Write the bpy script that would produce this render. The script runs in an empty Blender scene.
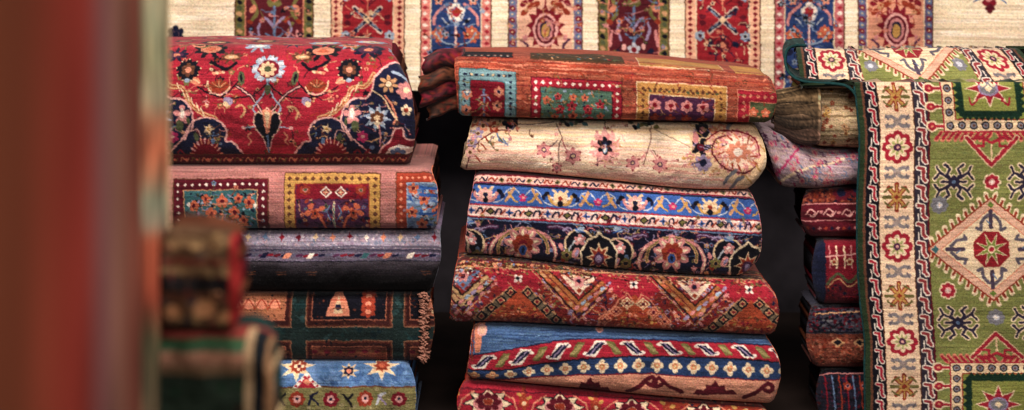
import bpy, math, random
import numpy as np
rnd = random.Random(7); NR = np.random.RandomState(11)
S = bpy.context.scene
# ------------------------------------------------------------------ camera
CAMZ, CAMD, F = 1.46, 5.0, 2000.0          # eye height, distance to the stacks, focal length in pixels
HOR = -155.0
cam = bpy.data.cameras.new('camera'); co = bpy.data.objects.new('camera', cam); S.collection.objects.link(co)
co.location = (0, -CAMD, CAMZ); co.rotation_euler = (math.radians(90), 0, 0)
cam.sensor_width = 36; cam.lens = F/1024*36; cam.shift_y = -(205-HOR)/1024
cam.clip_start = .05; cam.clip_end = 100
cam.dof.use_dof = True; cam.dof.focus_distance = CAMD; cam.dof.aperture_fstop = 2.2
S.camera = co
# ------------------------------------------------------------------ world and lamps
w = bpy.data.worlds.new('World'); S.world = w; w.use_nodes = True
bg = w.node_tree.nodes['Background']; bg.inputs[0].default_value = (.92, .92, 1, 1); bg.inputs[1].default_value = .27
def lamp(name, loc, target, size, power, col):
    l = bpy.data.lights.new(name, 'AREA'); l.shape = 'RECTANGLE'; l.size, l.size_y = size; l.energy = power; l.color = col
    o = bpy.data.objects.new(name, l); S.collection.objects.link(o); o.location = loc
    from mathutils import Vector
    o.rotation_euler = (Vector(target)-Vector(loc)).to_track_quat('-Z', 'Y').to_euler()
    return o
lamp('overhead_lamp', (-.2, -1.9, 3.2), (0, .2, .6), (2.8, 1.3), 178, (1, .92, .84))
lamp('front_lamp', (1.5, -5.6, 2.7), (-.15, -1, .7), (1.6, 1.6), 98, (1, .91, .84))
S.view_settings.view_transform = 'Standard'; S.view_settings.look = 'None'
S.view_settings.exposure = 0; S.view_settings.gamma = 1
S.cycles.use_denoising = True
S.cycles.max_bounces = 6
# ------------------------------------------------------------------ helpers: points
def zof(py, Y): return CAMZ - (py-HOR)*(Y+CAMD)/F
def xof(px, Y): return (px-512.0)*(Y+CAMD)/F
def interp(pts, x):
    a = np.array(pts, float); xs, ys = a[:, 0], a[:, 1]
    if len(a) < 3: return np.interp(x, xs, ys)
    m = np.gradient(ys, xs); x = np.clip(np.asarray(x, float), xs[0], xs[-1])
    i = np.clip(np.searchsorted(xs, x, side='right')-1, 0, len(xs)-2)
    h = xs[i+1]-xs[i]; t = (x-xs[i])/h
    return ((2*t**3-3*t**2+1)*ys[i]+(t**3-2*t**2+t)*h*m[i]+(-2*t**3+3*t**2)*ys[i+1]+(t**3-t**2)*h*m[i+1])
def hexc(s): return np.array([int(s[i:i+2], 16) for i in (0, 2, 4)])/255.0
C = {k: hexc(v) for k, v in dict(
 red='a31c2e', deep='7c1424', maroon='5a1422', navy='191c38', ink='15151f', sky='8299b4', pale='b0b8c6', cream='e4caa2', sand='d6b488',
 white='e6d8c8', pink='dd9a94', rose='c87878', mag='b4205a', tan='c08a5c', gold='bc8a40', ochre='b07a3a', olive='6a6434', green='5f7a2c',
 moss='4a5236', teal='2f6068', aqua='6894a0', blue='234a94', royal='2a53a6', steel='54709a', purple='4a2444', lav='8c7ca4', orange='c4583a',
 rust='a04632', brick='94301f', brown='5c3424', dark='2a1a18', coral='d47a5c', blush='d8a488', grey='70727c', bottle='1d3838', char='26262c').items()}
def col(c): return C[c] if isinstance(c, str) else np.array(c, float)
# ------------------------------------------------------------------ helpers: knotted pattern of a rug
class Pattern:
    """drawn in the rug's own plane; K cells per unit, 400 units = 1 m.  mp maps a drawing point to the rug plane"""
    K = 4
    def __init__(s, x0, x1, y0, y1, base, mp=None):
        s.x0, s.y0, s.x1, s.y1 = x0, y0, x1, y1
        s.W = int((x1-x0)*s.K); s.H = int((y1-y0)*s.K)
        s.a = np.empty((s.H, s.W, 3), np.float32); s.a[:] = col(base); s.mp = mp
    def _m(s, p):
        p = np.asarray(p, float)
        if s.mp is not None: p = s.mp(p)
        return (p-[s.x0, s.y0])*s.K
    def _box(s, q, r=0):
        a = np.floor(q.min(0)-r).astype(int); b = np.ceil(q.max(0)+r).astype(int)+1
        x0, y0 = max(a[0], 0), max(a[1], 0); x1, y1 = min(b[0], s.W), min(b[1], s.H)
        if x0 >= x1 or y0 >= y1: return None
        return x0, y0, x1, y1
    def poly(s, pts, c, dens=True):
        p = np.asarray(pts, float)
        if dens and s.mp is not None and len(p) < 12:
            q = []
            for i in range(len(p)):
                a, b = p[i], p[(i+1) % len(p)]; n = max(1, int(np.hypot(*(b-a))/12))
                for k in range(n): q.append(a+(b-a)*k/n)
            p = np.array(q)
        q = s._m(p); bx = s._box(q)
        if bx is None: return s
        x0, y0, x1, y1 = bx
        X = np.arange(x0, x1)+.5; Y = np.arange(y0, y1)+.5; m = np.zeros((y1-y0, x1-x0), bool)
        for i in range(len(q)):
            (ax, ay), (bx_, by) = q[i], q[(i+1) % len(q)]
            if ay == by: continue
            lo, hi = (ay, by) if ay < by else (by, ay)
            r0 = max(int(math.ceil(lo-.5-y0)), 0); r1 = min(int(math.ceil(hi-.5-y0)), y1-y0)
            if r0 >= r1: continue
            xs = ax+(Y[r0:r1]-ay)*(bx_-ax)/(by-ay)
            m[r0:r1] ^= X[None, :] > xs[:, None]
        s.a[y0:y1, x0:x1][m] = col(c); return s
    def line(s, pts, wd, c, closed=False, curve=False):
        p = np.asarray(pts, float)
        if curve: p = smooth(p, closed)
        elif s.mp is not None:
            q = [p[0]]
            for a, b in zip(p[:-1], p[1:]):
                n = max(1, int(np.hypot(*(b-a))/14)); q += [a+(b-a)*k/n for k in range(1, n+1)]
            if closed: q.append(p[0])
            p = np.array(q); closed = False
        q = s._m(p)
        if closed: q = np.vstack([q, q[:1]])
        r = wd*s.K/2; cc = col(c)
        for a, b in zip(q[:-1], q[1:]):
            bx = s._box(np.array([a, b]), r)
            if bx is None: continue
            x0, y0, x1, y1 = bx
            X = np.arange(x0, x1)[None, :]+.5-a[0]; Y = np.arange(y0, y1)[:, None]+.5-a[1]
            d = b-a; L = max(d@d, 1e-9); t = np.clip((X*d[0]+Y*d[1])/L, 0, 1)
            m = (X-t*d[0])**2+(Y-t*d[1])**2 <= r*r
            s.a[y0:y1, x0:x1][m] = cc
        return s
    def rect(s, x0, y0, x1, y1, c): return s.poly([(x0, y0), (x1, y0), (x1, y1), (x0, y1)], c)
    def ell(s, x, y, rx, ry, c, rot=0, n=18):
        t = np.linspace(0, 2*math.pi, n, endpoint=False); a = rx*np.cos(t); b = ry*np.sin(t); r = math.radians(rot)
        return s.poly(np.stack([x+a*math.cos(r)-b*math.sin(r), y+a*math.sin(r)+b*math.cos(r)], 1), c)
    def dia(s, x, y, rx, ry, c): return s.poly([(x-rx, y), (x, y-ry), (x+rx, y), (x, y+ry)], c, False)
    def star(s, x, y, R, r, n, c, sy=1, rot=0):
        p = []
        for k in range(2*n):
            a = math.pi*k/n+math.radians(rot); q = R if k % 2 == 0 else r
            p.append((x+q*math.sin(a), y-q*math.cos(a)*sy))
        return s.poly(p, c, False)
    def petals(s, x, y, R, n, c, c2=None, sy=1, rot=0, w_=.36, core=None, cc='cream'):
        for k in range(n):
            a = 2*math.pi*k/n+math.radians(rot); px, py = x+R*.62*math.sin(a), y-R*.62*math.cos(a)*sy
            s.ell(px, py, R*.4, R*w_*sy, c, rot=math.degrees(math.atan2(-math.cos(a)*sy, math.sin(a))), n=10)
        s.ell(x, y, R*.42, R*.42*sy, c2 or c, n=10)
        if core: s.ell(x, y, R*core, R*core*sy, cc, n=8)
        return s
    def ring(s, pts, wd, c, c2=None, closed=False, curve=True):
        s.line(pts, wd, c, closed, curve)
        if c2 is not None: s.line(pts, wd*.45, c2, closed, curve)
        return s
    def finish(s, noise=.10, streak=.055, abrash=.07, jit=.5, seed=1):
        R = np.random.RandomState(seed)
        H, W = s.H//2*2, s.W//2*2
        a = s.a[:H, :W].reshape(H//2, 2, W//2, 2, 3).mean((1, 3)); h, w_ = a.shape[:2]
        # knots wander a little from the drawn line
        jy = lowres(R, h, w_, 5)*jit*1.3; jx = lowres(R, h, w_, 4)*jit*1.5+R.randn(h)[:, None]*.3*jit
        yy = np.clip((np.arange(h)[:, None]+jy).round().astype(int), 0, h-1); xx = np.clip((np.arange(w_)[None, :]+jx).round().astype(int), 0, w_-1)
        a = a[yy, xx]
        g_ = a.mean(2, keepdims=True); a = a*.79+g_*.21; a = a*np.array([1.03, .985, .955])
        k = 1+R.randn(h, w_)*noise+lowres(R, h, w_, 14, ax=5)*streak*1.6+lowres(R, h, w_, 50)*abrash
        k = k+R.randn(h)[:, None]*streak*.5
        a = a*k[..., None]*(1+R.randn(h, w_, 3)*noise*.35)
        dots = R.rand(h, w_)
        a = a*np.where(dots < .05, .66, 1)[..., None]+np.where(dots > .97, .09, 0)[..., None]
        s.out = np.clip(a, .03, 1).astype(np.float32); return s
    def sample(s, x, y):
        h, w_ = s.out.shape[:2]
        fx = np.clip((x-s.x0)*s.K/2-.5, 0, w_-1.001); fy = np.clip((y-s.y0)*s.K/2-.5, 0, h-1.001)
        ix, iy = fx.astype(int), fy.astype(int); tx, ty = (fx-ix)[..., None], (fy-iy)[..., None]; o = s.out
        return (o[iy, ix]*(1-tx)+o[iy, ix+1]*tx)*(1-ty)+(o[iy+1, ix]*(1-tx)+o[iy+1, ix+1]*tx)*ty
def lowres(R, h, w_, cell, ax=1):
    gh, gw = h//max(1, int(cell/ax if ax > 1 else cell))+3, w_//max(1, int(cell*(ax if ax > 1 else 1)))+3
    g = R.randn(gh, gw); y = np.linspace(0, gh-1.01, h); x = np.linspace(0, gw-1.01, w_)
    iy, ix = y.astype(int), x.astype(int); ty, tx = (y-iy)[:, None], (x-ix)[None, :]
    ty = ty*ty*(3-2*ty); tx = tx*tx*(3-2*tx)
    A = g[iy][:, ix]; B = g[iy][:, ix+1]; D = g[iy+1][:, ix]; E = g[iy+1][:, ix+1]
    return (A*(1-tx)+B*tx)*(1-ty)+(D*(1-tx)+E*tx)*ty
def smooth(p, closed=False, n=6):
    P = np.vstack([p[-1:], p, p[:2]]) if closed else np.vstack([p[:1], p, p[-1:]])
    out = []
    for i in range(1, len(P)-2):
        a, b, c, d = P[i-1:i+3]
        for k in range(n):
            t = k/n; out.append(.5*((2*b)+(-a+c)*t+(2*a-5*b+4*c-d)*t*t+(-a+3*b-3*c+d)*t**3))
    if not closed: out.append(P[-2])
    return np.array(out)
# ------------------------------------------------------------------ helpers: materials
def rug_material(name, knot=900, bump=.5, rough=.92, sheen=.12):
    m = bpy.data.materials.new(name); m.use_nodes = True; nt = m.node_tree; N = nt.nodes; L = nt.links
    b = N['Principled BSDF']; b.inputs['Roughness'].default_value = rough; b.inputs['Specular IOR Level'].default_value = .03
    b.inputs['Sheen Weight'].default_value = sheen; b.inputs['Sheen Roughness'].default_value = .5
    at = N.new('ShaderNodeAttribute'); at.attribute_name = 'pattern'
    uv = N.new('ShaderNodeAttribute'); uv.attribute_name = 'weave'
    mp = N.new('ShaderNodeMapping'); mp.inputs['Scale'].default_value = (knot*.55, knot, knot)
    L.new(uv.outputs['Vector'], mp.inputs[0])
    no = N.new('ShaderNodeTexNoise'); no.inputs['Scale'].default_value = 1; no.inputs['Detail'].default_value = 2
    L.new(mp.outputs[0], no.inputs['Vector'])
    n2 = N.new('ShaderNodeTexNoise'); n2.inputs['Scale'].default_value = 55; n2.inputs['Detail'].default_value = 4
    L.new(uv.outputs['Vector'], n2.inputs['Vector'])
    mx = N.new('ShaderNodeMix'); mx.data_type = 'RGBA'; mx.blend_type = 'MULTIPLY'; mx.inputs['Factor'].default_value = .55
    rp = N.new('ShaderNodeMapRange'); rp.inputs[1].default_value = .3; rp.inputs[2].default_value = .7; rp.inputs[3].default_value = .62; rp.inputs[4].default_value = 1.3
    L.new(no.outputs['Fac'], rp.inputs[0]); L.new(at.outputs['Color'], mx.inputs[6]); L.new(rp.outputs[0], mx.inputs[7])
    L.new(mx.outputs[2], b.inputs['Base Color'])
    ad = N.new('ShaderNodeMath'); ad.operation = 'MULTIPLY_ADD'; ad.inputs[1].default_value = .6
    L.new(n2.outputs['Fac'], ad.inputs[0]); L.new(no.outputs['Fac'], ad.inputs[2])
    bp = N.new('ShaderNodeBump'); bp.inputs['Strength'].default_value = bump; bp.inputs['Distance'].default_value = .0022
    L.new(ad.outputs[0], bp.inputs['Height']); L.new(bp.outputs[0], b.inputs['Normal'])
    return m
def plain_material(name, c, rough=.9, scale=180, var=.35):
    m = bpy.data.materials.new(name); m.use_nodes = True; nt = m.node_tree; N = nt.nodes; L = nt.links
    b = N['Principled BSDF']; b.inputs['Roughness'].default_value = rough; b.inputs['Specular IOR Level'].default_value = .1
    tc = N.new('ShaderNodeTexCoord'); no = N.new('ShaderNodeTexNoise'); no.inputs['Scale'].default_value = scale; no.inputs['Detail'].default_value = 4
    L.new(tc.outputs['Object'], no.inputs['Vector'])
    cr = N.new('ShaderNodeValToRGB'); lin = col(c)**2.2
    cr.color_ramp.elements[0].position = .3; cr.color_ramp.elements[1].position = .7
    cr.color_ramp.elements[0].color = (*(lin*(1-var)), 1); cr.color_ramp.elements[1].color = (*(np.minimum(lin*(1+var), 1)), 1)
    L.new(no.outputs['Fac'], cr.inputs[0]); L.new(cr.outputs[0], b.inputs['Base Color'])
    bp = N.new('ShaderNodeBump'); bp.inputs['Strength'].default_value = .5; bp.inputs['Distance'].default_value = .003
    L.new(no.outputs['Fac'], bp.inputs['Height']); L.new(bp.outputs[0], b.inputs['Normal'])
    return m
WOOL = rug_material('wool_pile'); NEAR = rug_material('near_wool', sheen=0); FLAT = rug_material('flat_weave', knot=700, bump=.7, sheen=.05)
LAYER = {}
def layer_mat(c):
    if c not in LAYER: LAYER[c] = plain_material('rug_backing_'+c, c)
    return LAYER[c]
# ------------------------------------------------------------------ helpers: objects
def link(o, parent=None):
    S.collection.objects.link(o)
    if parent is not None:
        o.parent = parent; o.location = [a-b for a, b in zip(o.location, parent.location)] if False else o.location
    return o
def thing(name, label, cat, loc, group=None):
    o = bpy.data.objects.new(name, None); S.collection.objects.link(o); o.location = loc; o.empty_display_size = .05
    o['label'] = label; o['category'] = cat
    if group: o['group'] = group
    return o
def mesh_obj(name, V, Fc, mat, parent=None, cols=None, weave=None, smooth_=True):
    """V in world coordinates; stored relative to the parent thing"""
    V = np.asarray(V, np.float64)
    base = np.array(parent.location if parent is not None else (0, 0, 0))
    if parent is None: base = np.array([V[:, 0].mean(), V[:, 1].mean(), V[:, 2].min()])
    me = bpy.data.meshes.new(name); Vl = (V-base).astype(np.float32)
    Fc = np.asarray(Fc, np.int32); k = Fc.shape[1]
    me.vertices.add(len(Vl)); me.vertices.foreach_set('co', Vl.ravel())
    me.loops.add(Fc.size); me.loops.foreach_set('vertex_index', Fc.ravel())
    me.polygons.add(len(Fc)); me.polygons.foreach_set('loop_start', np.arange(0, Fc.size, k, dtype=np.int32))
    me.update(calc_edges=True); me.validate()
    if smooth_: me.polygons.foreach_set('use_smooth', np.ones(len(me.polygons), bool))
    if cols is not None:
        at = me.attributes.new('pattern', 'FLOAT_COLOR', 'POINT')
        c = np.ones((len(Vl), 4), np.float32); c[:, :3] = np.clip(cols, 0, 1)**2.2; at.data.foreach_set('color', c.ravel())
    if weave is not None:
        at = me.attributes.new('weave', 'FLOAT_VECTOR', 'POINT'); wv = np.zeros((len(Vl), 3), np.float32); wv[:, :2] = weave
        at.data.foreach_set('vector', wv.ravel())
    me.materials.append(mat); o = bpy.data.objects.new(name, me); S.collection.objects.link(o)
    if parent is not None: o.parent = parent
    else: o.location = base
    return o
def grid_faces(nr, nc, off=0, flip=False):
    i = np.arange(nr-1)[:, None]*nc+np.arange(nc-1)[None, :]; i = i.ravel()+off
    f = np.stack([i, i+1, i+nc+1, i+nc], 1)
    return f[:, ::-1] if flip else f
def sheet(name, P, thick, mat, parent, cols, weave):
    """P[nr,nc,3] -> a cloth of real thickness: front grid, back grid (every cell) and a rim"""
    nr, nc = P.shape[:2]
    du = np.gradient(P, axis=1); dv = np.gradient(P, axis=0); n = np.cross(du, dv); n /= np.linalg.norm(n, axis=2, keepdims=True)+1e-9
    sr = np.unique(np.r_[np.arange(0, nr, 3), nr-1]); sc = np.unique(np.r_[np.arange(0, nc, 4), nc-1])
    B = (P+n*thick)[sr][:, sc]; V = np.vstack([P.reshape(-1, 3), B.reshape(-1, 3)])
    F1 = grid_faces(nr, nc, 0); F2 = grid_faces(len(sr), len(sc), nr*nc, True)
    rim = []
    o = nr*nc; m = len(sc)
    # rim made of strips joining border runs (left, right) of the fine grid to its own offset copy
    Bf = P+n*thick
    edges = [(np.arange(nr)*nc, Bf[:, 0]), (np.arange(nr)*nc+nc-1, Bf[:, -1]), (np.arange(nc), Bf[0]), (np.arange(nc)+(nr-1)*nc, Bf[-1])]
    cl = cols.reshape(-1, 3); wv = weave.reshape(-1, 2)
    CB = (cols[sr][:, sc]*.8).reshape(-1, 3); WB = weave[sr][:, sc].reshape(-1, 2)
    Vs, Cs, Ws, Fs = [V], [cl, CB], [wv, WB], [F1, F2]; cnt = len(V)
    for k, (idx, bp) in enumerate(edges):
        Vs.append(bp); Cs.append(cl[idx]*.8); Ws.append(wv[idx]+.001); a = idx; b = cnt+np.arange(len(idx)); cnt += len(idx)
        f = np.stack([a[:-1], b[:-1], b[1:], a[1:]], 1)
        Fs.append(f if k in (0, 3) else f[:, ::-1])
    return mesh_obj(name, np.vstack(Vs), np.vstack(Fs), mat, parent, np.vstack(Cs), np.vstack(Ws))
def profile(T, nose, n, D, back_drop=0, m=60):
    """outer wrap of a folded rug, from back of the top over the front nose to the back of the underside. returns (y,z) with z=0 at mid"""
    ph = np.linspace(math.pi/2, -math.pi/2, m)
    y = nose*(1-np.abs(np.cos(ph))**(2/n)); z = T/2*np.sign(np.sin(ph))*np.abs(np.sin(ph))**(2/n)
    yt = np.linspace(D, nose, 26)[:-1]
    zt = T/2-back_drop*((yt-nose)/(D-nose))**2
    yb = np.linspace(nose, D, 8)[1:]
    return np.r_[yt, y, yb], np.r_[zt, z, -T/2+0*yb]
def tube(pts, r, n=8, taper=None):
    P = np.asarray(pts, float); T_ = np.gradient(P, axis=0); T_ /= np.linalg.norm(T_, axis=1, keepdims=True)+1e-9
    up = np.array([0, 0, 1.]) if abs(T_[:, 2]).mean() < .8 else np.array([0, 1., 0])
    A = np.cross(T_, up); A /= np.linalg.norm(A, axis=1, keepdims=True)+1e-9; B = np.cross(T_, A)
    a = np.linspace(0, 2*math.pi, n, endpoint=False); r = np.broadcast_to(r, (len(P),))
    V = P[:, None]+(A[:, None]*np.cos(a)[None, :, None]+B[:, None]*np.sin(a)[None, :, None])*r[:, None, None]
    V = V.reshape(-1, 3); Fc = []
    for i in range(len(P)-1):
        for k in range(n): Fc.append((i*n+k, i*n+(k+1) % n, (i+1)*n+(k+1) % n, (i+1)*n+k))
    c0, c1 = len(V), len(V)+1; V = np.vstack([V, P[:1], P[-1:]]); m = (len(P)-1)*n
    for k in range(n): Fc.append((c0, (k+1) % n, k, k)); Fc.append((c1, m+k, m+(k+1) % n, m+(k+1) % n))
    return V, Fc
def mesh_tris(name, V, Fc, mat, parent=None, cols=None):
    me = bpy.data.meshes.new(name); base = np.array(parent.location) if parent is not None else np.array([np.mean([v[0] for v in V]), np.mean([v[1] for v in V]), min(v[2] for v in V)])
    V = np.asarray(V)-base
    me.from_pydata([tuple(v) for v in V], [], [tuple(dict.fromkeys(f)) for f in Fc]); me.update()
    me.polygons.foreach_set('use_smooth', np.ones(len(me.polygons), bool)); me.materials.append(mat)
    o = bpy.data.objects.new(name, me); S.collection.objects.link(o)
    if parent is not None: o.parent = parent
    else: o.location = base
    return o
def bundle(name, label, cat, top, bot, xl, xr, Y0, paint, nose=.075, n=2.3, D=.46, back_drop=0., layers=('brown', 'dark'), base='red',
           group=None, endl=None, endr=None, mat=None, seed=1, wave=.0026, fine=1.4, up=60, backl=0, backr=0, fin={}, inset=3, nlay=3, ridge=0, binding=None):
    """a folded rug lying on its side: patterned outer layer with a rounded front fold, inner layers showing at its ends.
    top/bot: heights of its two long edges along x; endl/endr: how far each end leans in at (fraction of height, units)"""
    mat = mat or WOOL
    R = np.random.RandomState(seed)
    top0, bot0 = top, bot; kz = nose*.85/CAMD
    top = [(x, y+(y-HOR)*kz) for x, y in top]; bot = [(x, y+(y-HOR)*kz) for x, y in bot]     # the seams between rugs lie behind the rounded fronts
    sc = (Y0+CAMD)/CAMD
    xm = (xl+xr)/2; Tm = float(interp(bot, xm)-interp(top, xm))      # units (400 per m at the stacks)
    Tw = Tm/400*sc
    py_, pz_ = profile(Tw, nose, n, D, back_drop)
    s = np.r_[0, np.cumsum(np.hypot(np.diff(py_), np.diff(pz_)))]
    # height fraction down the front (0 top edge .. 1 bottom edge), never stretched much against the cloth length
    ifr = 25; fr = slice(ifr, ifr+60)
    f = np.zeros(len(s)); ds = np.diff(s[fr])/Tw
    # the drawing fraction follows what an observer in front sees of the fold, anchored at its middle
    t0, b0 = float(interp(top0, xm)), float(interp(bot0, xm)); T0 = b0-t0; zb0, zt0 = zof(float(interp(bot, xm)), Y0), zof(float(interp(top, xm)), Y0)
    zw = zb0+(zt0-zb0)*(pz_[fr]/Tw+.5); pr = (HOR+F*(CAMZ-zw)/(Y0+py_[fr]+CAMD)-t0)/T0
    df = np.maximum(np.diff(pr), .38*ds); ff = np.r_[0, np.cumsum(df)]; ff += pr[30]-ff[30]; f[fr] = ff
    f[:ifr] = ff[0]-(s[ifr]-s[:ifr])/Tw; f[ifr+60:] = ff[-1]+(s[ifr+60:]-s[ifr+59])/Tw
    st = 1/(420*fine)
    # rows: fine over the visible top and front, coarse elsewhere
    vis0 = s[ifr]-up/400.; vis1 = s[ifr+59]
    rows = np.r_[np.linspace(0, max(vis0, .01), 12)[:-1], np.arange(max(vis0, .01), vis1, st*sc), np.linspace(vis1, s[-1], 8)]
    ry = np.interp(rows, s, py_); rz = np.interp(rows, s, pz_)/Tw+.5; rf = np.interp(rows, s, f)   # rz 0..1 (bottom..top)
    nc = int((xr-xl)*1.12*fine)+1; u = np.linspace(0, 1, nc)
    el = interp(endl, np.clip(rf, 0, 1)) if endl else 7*(2*np.clip(rf, 0, 1)-1)**2
    er = interp(endr, np.clip(rf, 0, 1)) if endr else 7*(2*np.clip(rf, 0, 1)-1)**2
    bk = np.clip(ry/D, 0, 1)*(rf < .5)
    x_l = xl+el+backl*bk; x_r = xr-er-backr*bk
    X = x_l[:, None]+(x_r-x_l)[:, None]*u[None, :]
    ty, by = interp(top, X), interp(bot, X)
    zt, zb = zof(ty, Y0), zof(by, Y0)
    Z = zb+(zt-zb)*rz[:, None]
    # soft ends: the cloth eases back and thins where the fold ends
    dd = np.minimum(X-x_l[:, None], x_r[:, None]-X); e = np.clip(1-dd/7, 0, 1)**2
    Y = Y0+ry[:, None]+e*.010
    Z += (rz[:, None]-.5)*(-e*.014)
    lo = np.clip(lowres(R, len(rows), nc, 40), -1.3, 1.3); lo2 = lowres(R, len(rows), nc, 12)
    fade = np.clip((rf+.3)/.3, 0, 1)*np.clip((1.0-rf)/.12, 0, 1)
    Y -= (lo*wave*1.6+lo2*wave*.35)*fade[:, None]
    Z += lowres(R, len(rows), nc, 46)*wave*.5*(rf < .3)[:, None]*np.clip(-rf, 0, 1)[:, None]
    if ridge: Y -= ridge*np.exp(-((rf[:, None]-.5)/.3)**2)
    Y += R.randn(*Y.shape)*.00045*(rf > -.9)[:, None]
    X = X+(np.cumsum(R.randn(len(rows)))*.10-0)[:, None]*(np.clip(1-dd/30, 0, 1)**2)*.6
    for _ in range(5):          # soft dents and pull creases
        cx, cr, w1, w2 = R.uniform(xl, xr), R.uniform(.1, .9), R.uniform(14, 60), R.uniform(.05, .16); tl = R.uniform(-.004, .004)
        Y += R.uniform(-.6, 1)*wave*2.0*np.exp(-((X-cx)/w1)**2-((rf[:, None]-cr-tl*(X-cx))/w2)**2)
    P = np.stack([xof(X, Y0), Y, Z], 2)
    # colour: drawing coordinates x, and height fraction * Tm
    pat = Pattern(xl-4, xr+4, -up-22, Tm+14, base, mp=lambda p: np.stack([p[:, 0], (p[:, 1]-interp(top0, p[:, 0]))/(interp(bot0, p[:, 0])-interp(top0, p[:, 0]))*Tm], 1))
    paint(pat); pat.finish(seed=seed, **fin)
    cols = pat.sample(X, np.broadcast_to((rf*Tm)[:, None], X.shape))
    weave = np.stack([X/400, np.broadcast_to(rows[:, None], X.shape)], 2)
    t = thing(name, label, cat, (xof(xm, Y0), Y0+D/2, float(zof(interp(bot, xm), Y0))), group)
    sheet('outer_layer', P, .006*sc, mat, t, cols, weave)
    if binding:                 # overcast edge along the open ends
        a, b = np.searchsorted(rows, s[ifr]-.06), np.searchsorted(rows, s[ifr+57])
        for col_, side in ((0, -1), (-1, 1)):
            e_ = P[a:b:4, col_]+np.array([-side*.0008, .0015, 0]); V_, F_ = tube(e_, np.abs(.0017+R.randn(len(e_))*.0004), 6); mesh_tris('edge_binding', V_, F_, layer_mat(binding), t)
    # inner layers: nested folds
    gap = Tw/(2*nlay+1.0)
    for k in range(nlay):
        ins = .013+k*gap*.90; th = gap*.80 if k < nlay-1 else None
        Pk = fold_solid(xl+inset+k*1.2+R.rand()*2, xr-inset-k*1.2-R.rand()*2, top, bot, Y0, nose, n, D, Tw, ins, th, el, er, rf, backl, backr, back_drop)
        mesh_tris('inner_fold', Pk[0], Pk[1], layer_mat(layers[k % len(layers)]), t)
    return t
def fold_solid(xl, xr, top, bot, Y0, nose, n, D, Tw, ins, th, el, er, rf, backl, backr, back_drop):
    def ringp(i):
        T = max(Tw-2*i, .006); y, z = profile(T, max(nose-i*.8, .006), n, D-.01, back_drop*.9, m=22); return y+i*.9, z
    yo, zo = ringp(ins)
    if th is None: yy, zz = yo, zo
    else:
        yi, zi = ringp(ins+th); yy = np.r_[yo, yi[::-1]]; zz = np.r_[zo, zi[::-1]]
    q = zz/Tw+.5; fr = 1-q
    e1 = np.interp(fr, np.clip(rf[::-1], 0, 1)[::-1], el) if False else 7*(2*fr-1)**2
    srt = np.argsort(rf); e1 = np.interp(fr, rf[srt], el[srt]); e2 = np.interp(fr, rf[srt], er[srt])
    bk = np.clip((yy)/D, 0, 1)*(q > .5)
    NS = 24; V = []
    for k in range(NS):
        u = k/(NS-1); x = (xl+e1+backl*bk)*(1-u)+(xr-e2-backr*bk)*u
        zt, zb = zof(interp(top, x), Y0), zof(interp(bot, x), Y0)
        V.append(np.stack([xof(x, Y0), Y0+yy, zb+(zt-zb)*q], 1))
    m = len(yy); V = np.vstack(V); Fc = []
    for k in range(NS-1):
        for j in range(m):
            j2 = (j+1) % m; Fc.append((k*m+j, (k+1)*m+j, (k+1)*m+j2, k*m+j2))
    # end caps: strips between outer and inner ring (or a fan)
    if th is None:
        h = m//2
        for b in (0, (NS-1)*m):
            for j in range(h):
                f = (b+j, b+j+1, b+m-2-j, b+m-1-j)
                Fc.append(f if b == 0 else f[::-1])
    else:
        h = m//2
        for b in (0, (NS-1)*m):
            for j in range(h-1):
                f = (b+j, b+j+1, b+m-2-j, b+m-1-j); Fc.append(f if b == 0 else f[::-1])
    return V, Fc
# ------------------------------------------------------------------ rug patterns (drawing coordinates: 400 units = 1 m)
def scatter(p, x0, x1, y0, y1, n, cs, r=(1, 2.2), seed=3):
    q = random.Random(seed)
    for _ in range(n):
        x, y, a = q.uniform(x0, x1), q.uniform(y0, y1), q.uniform(*r); c = q.choice(cs); k = q.random()
        if k < .4: p.ell(x, y, a, a*.6, c, q.uniform(0, 180), 8)
        elif k < .7: p.dia(x, y, a, a, c)
        else: p.line([(x-a, y-a*q.random()), (x+a, y+a*q.random())], .8, c)
def halfmoon(p, x, y, r, fx=1):
    t = [math.radians(a) for a in range(0, 181, 20)]
    p.poly([(x+fx*r*math.cos(a), y-r*.85*math.sin(a)*.9) for a in t]+[(x-fx*r*.8, y+2), (x, y+r*.45), (x+fx*r*.9, y+2)], 'brick')
    for k in range(7):
        a = math.radians(20+k*23); p.line([(x, y), (x+fx*r*.85*math.cos(a), y-r*.75*math.sin(a))], .8, 'tan' if k % 2 else 'brown')
    p.line([(x-fx*r, y-1), (x-fx*r*.6, y+r*.45), (x+fx*.2*r, y+r*.6), (x+fx*r*.9, y+r*.1), (x+fx*r*1.05, y-r*.6)], 1.6, 'sand', curve=True)
    p.line([(x-fx*r*1.7, y-6), (x-fx*r*1.1, y+2), (x-fx*r*.3, y+r*.8)], 1.5, 'ink', curve=True)
    for k in range(5): p.ell(x-fx*r*.7+fx*k*r*.36, y+r*.62-abs(k-2)*.8, 1.3, 1, 'pink', n=6)
def navyflower(p, x, y, r, sy=1):
    p.petals(x, y, r, 9, 'ink', 'navy', sy, w_=.3); p.petals(x, y, r*.62, 6, 'brown', 'pink', sy, core=.4, cc='coral'); 
    for k in range(9): a = k*.7; p.ell(x+r*math.sin(a), y-r*sy*math.cos(a), 1, .8, 'sand', n=6)
    p.ell(x, y+r*.95*sy, 3, 2.4*sy, 'sky', n=8)
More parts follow.
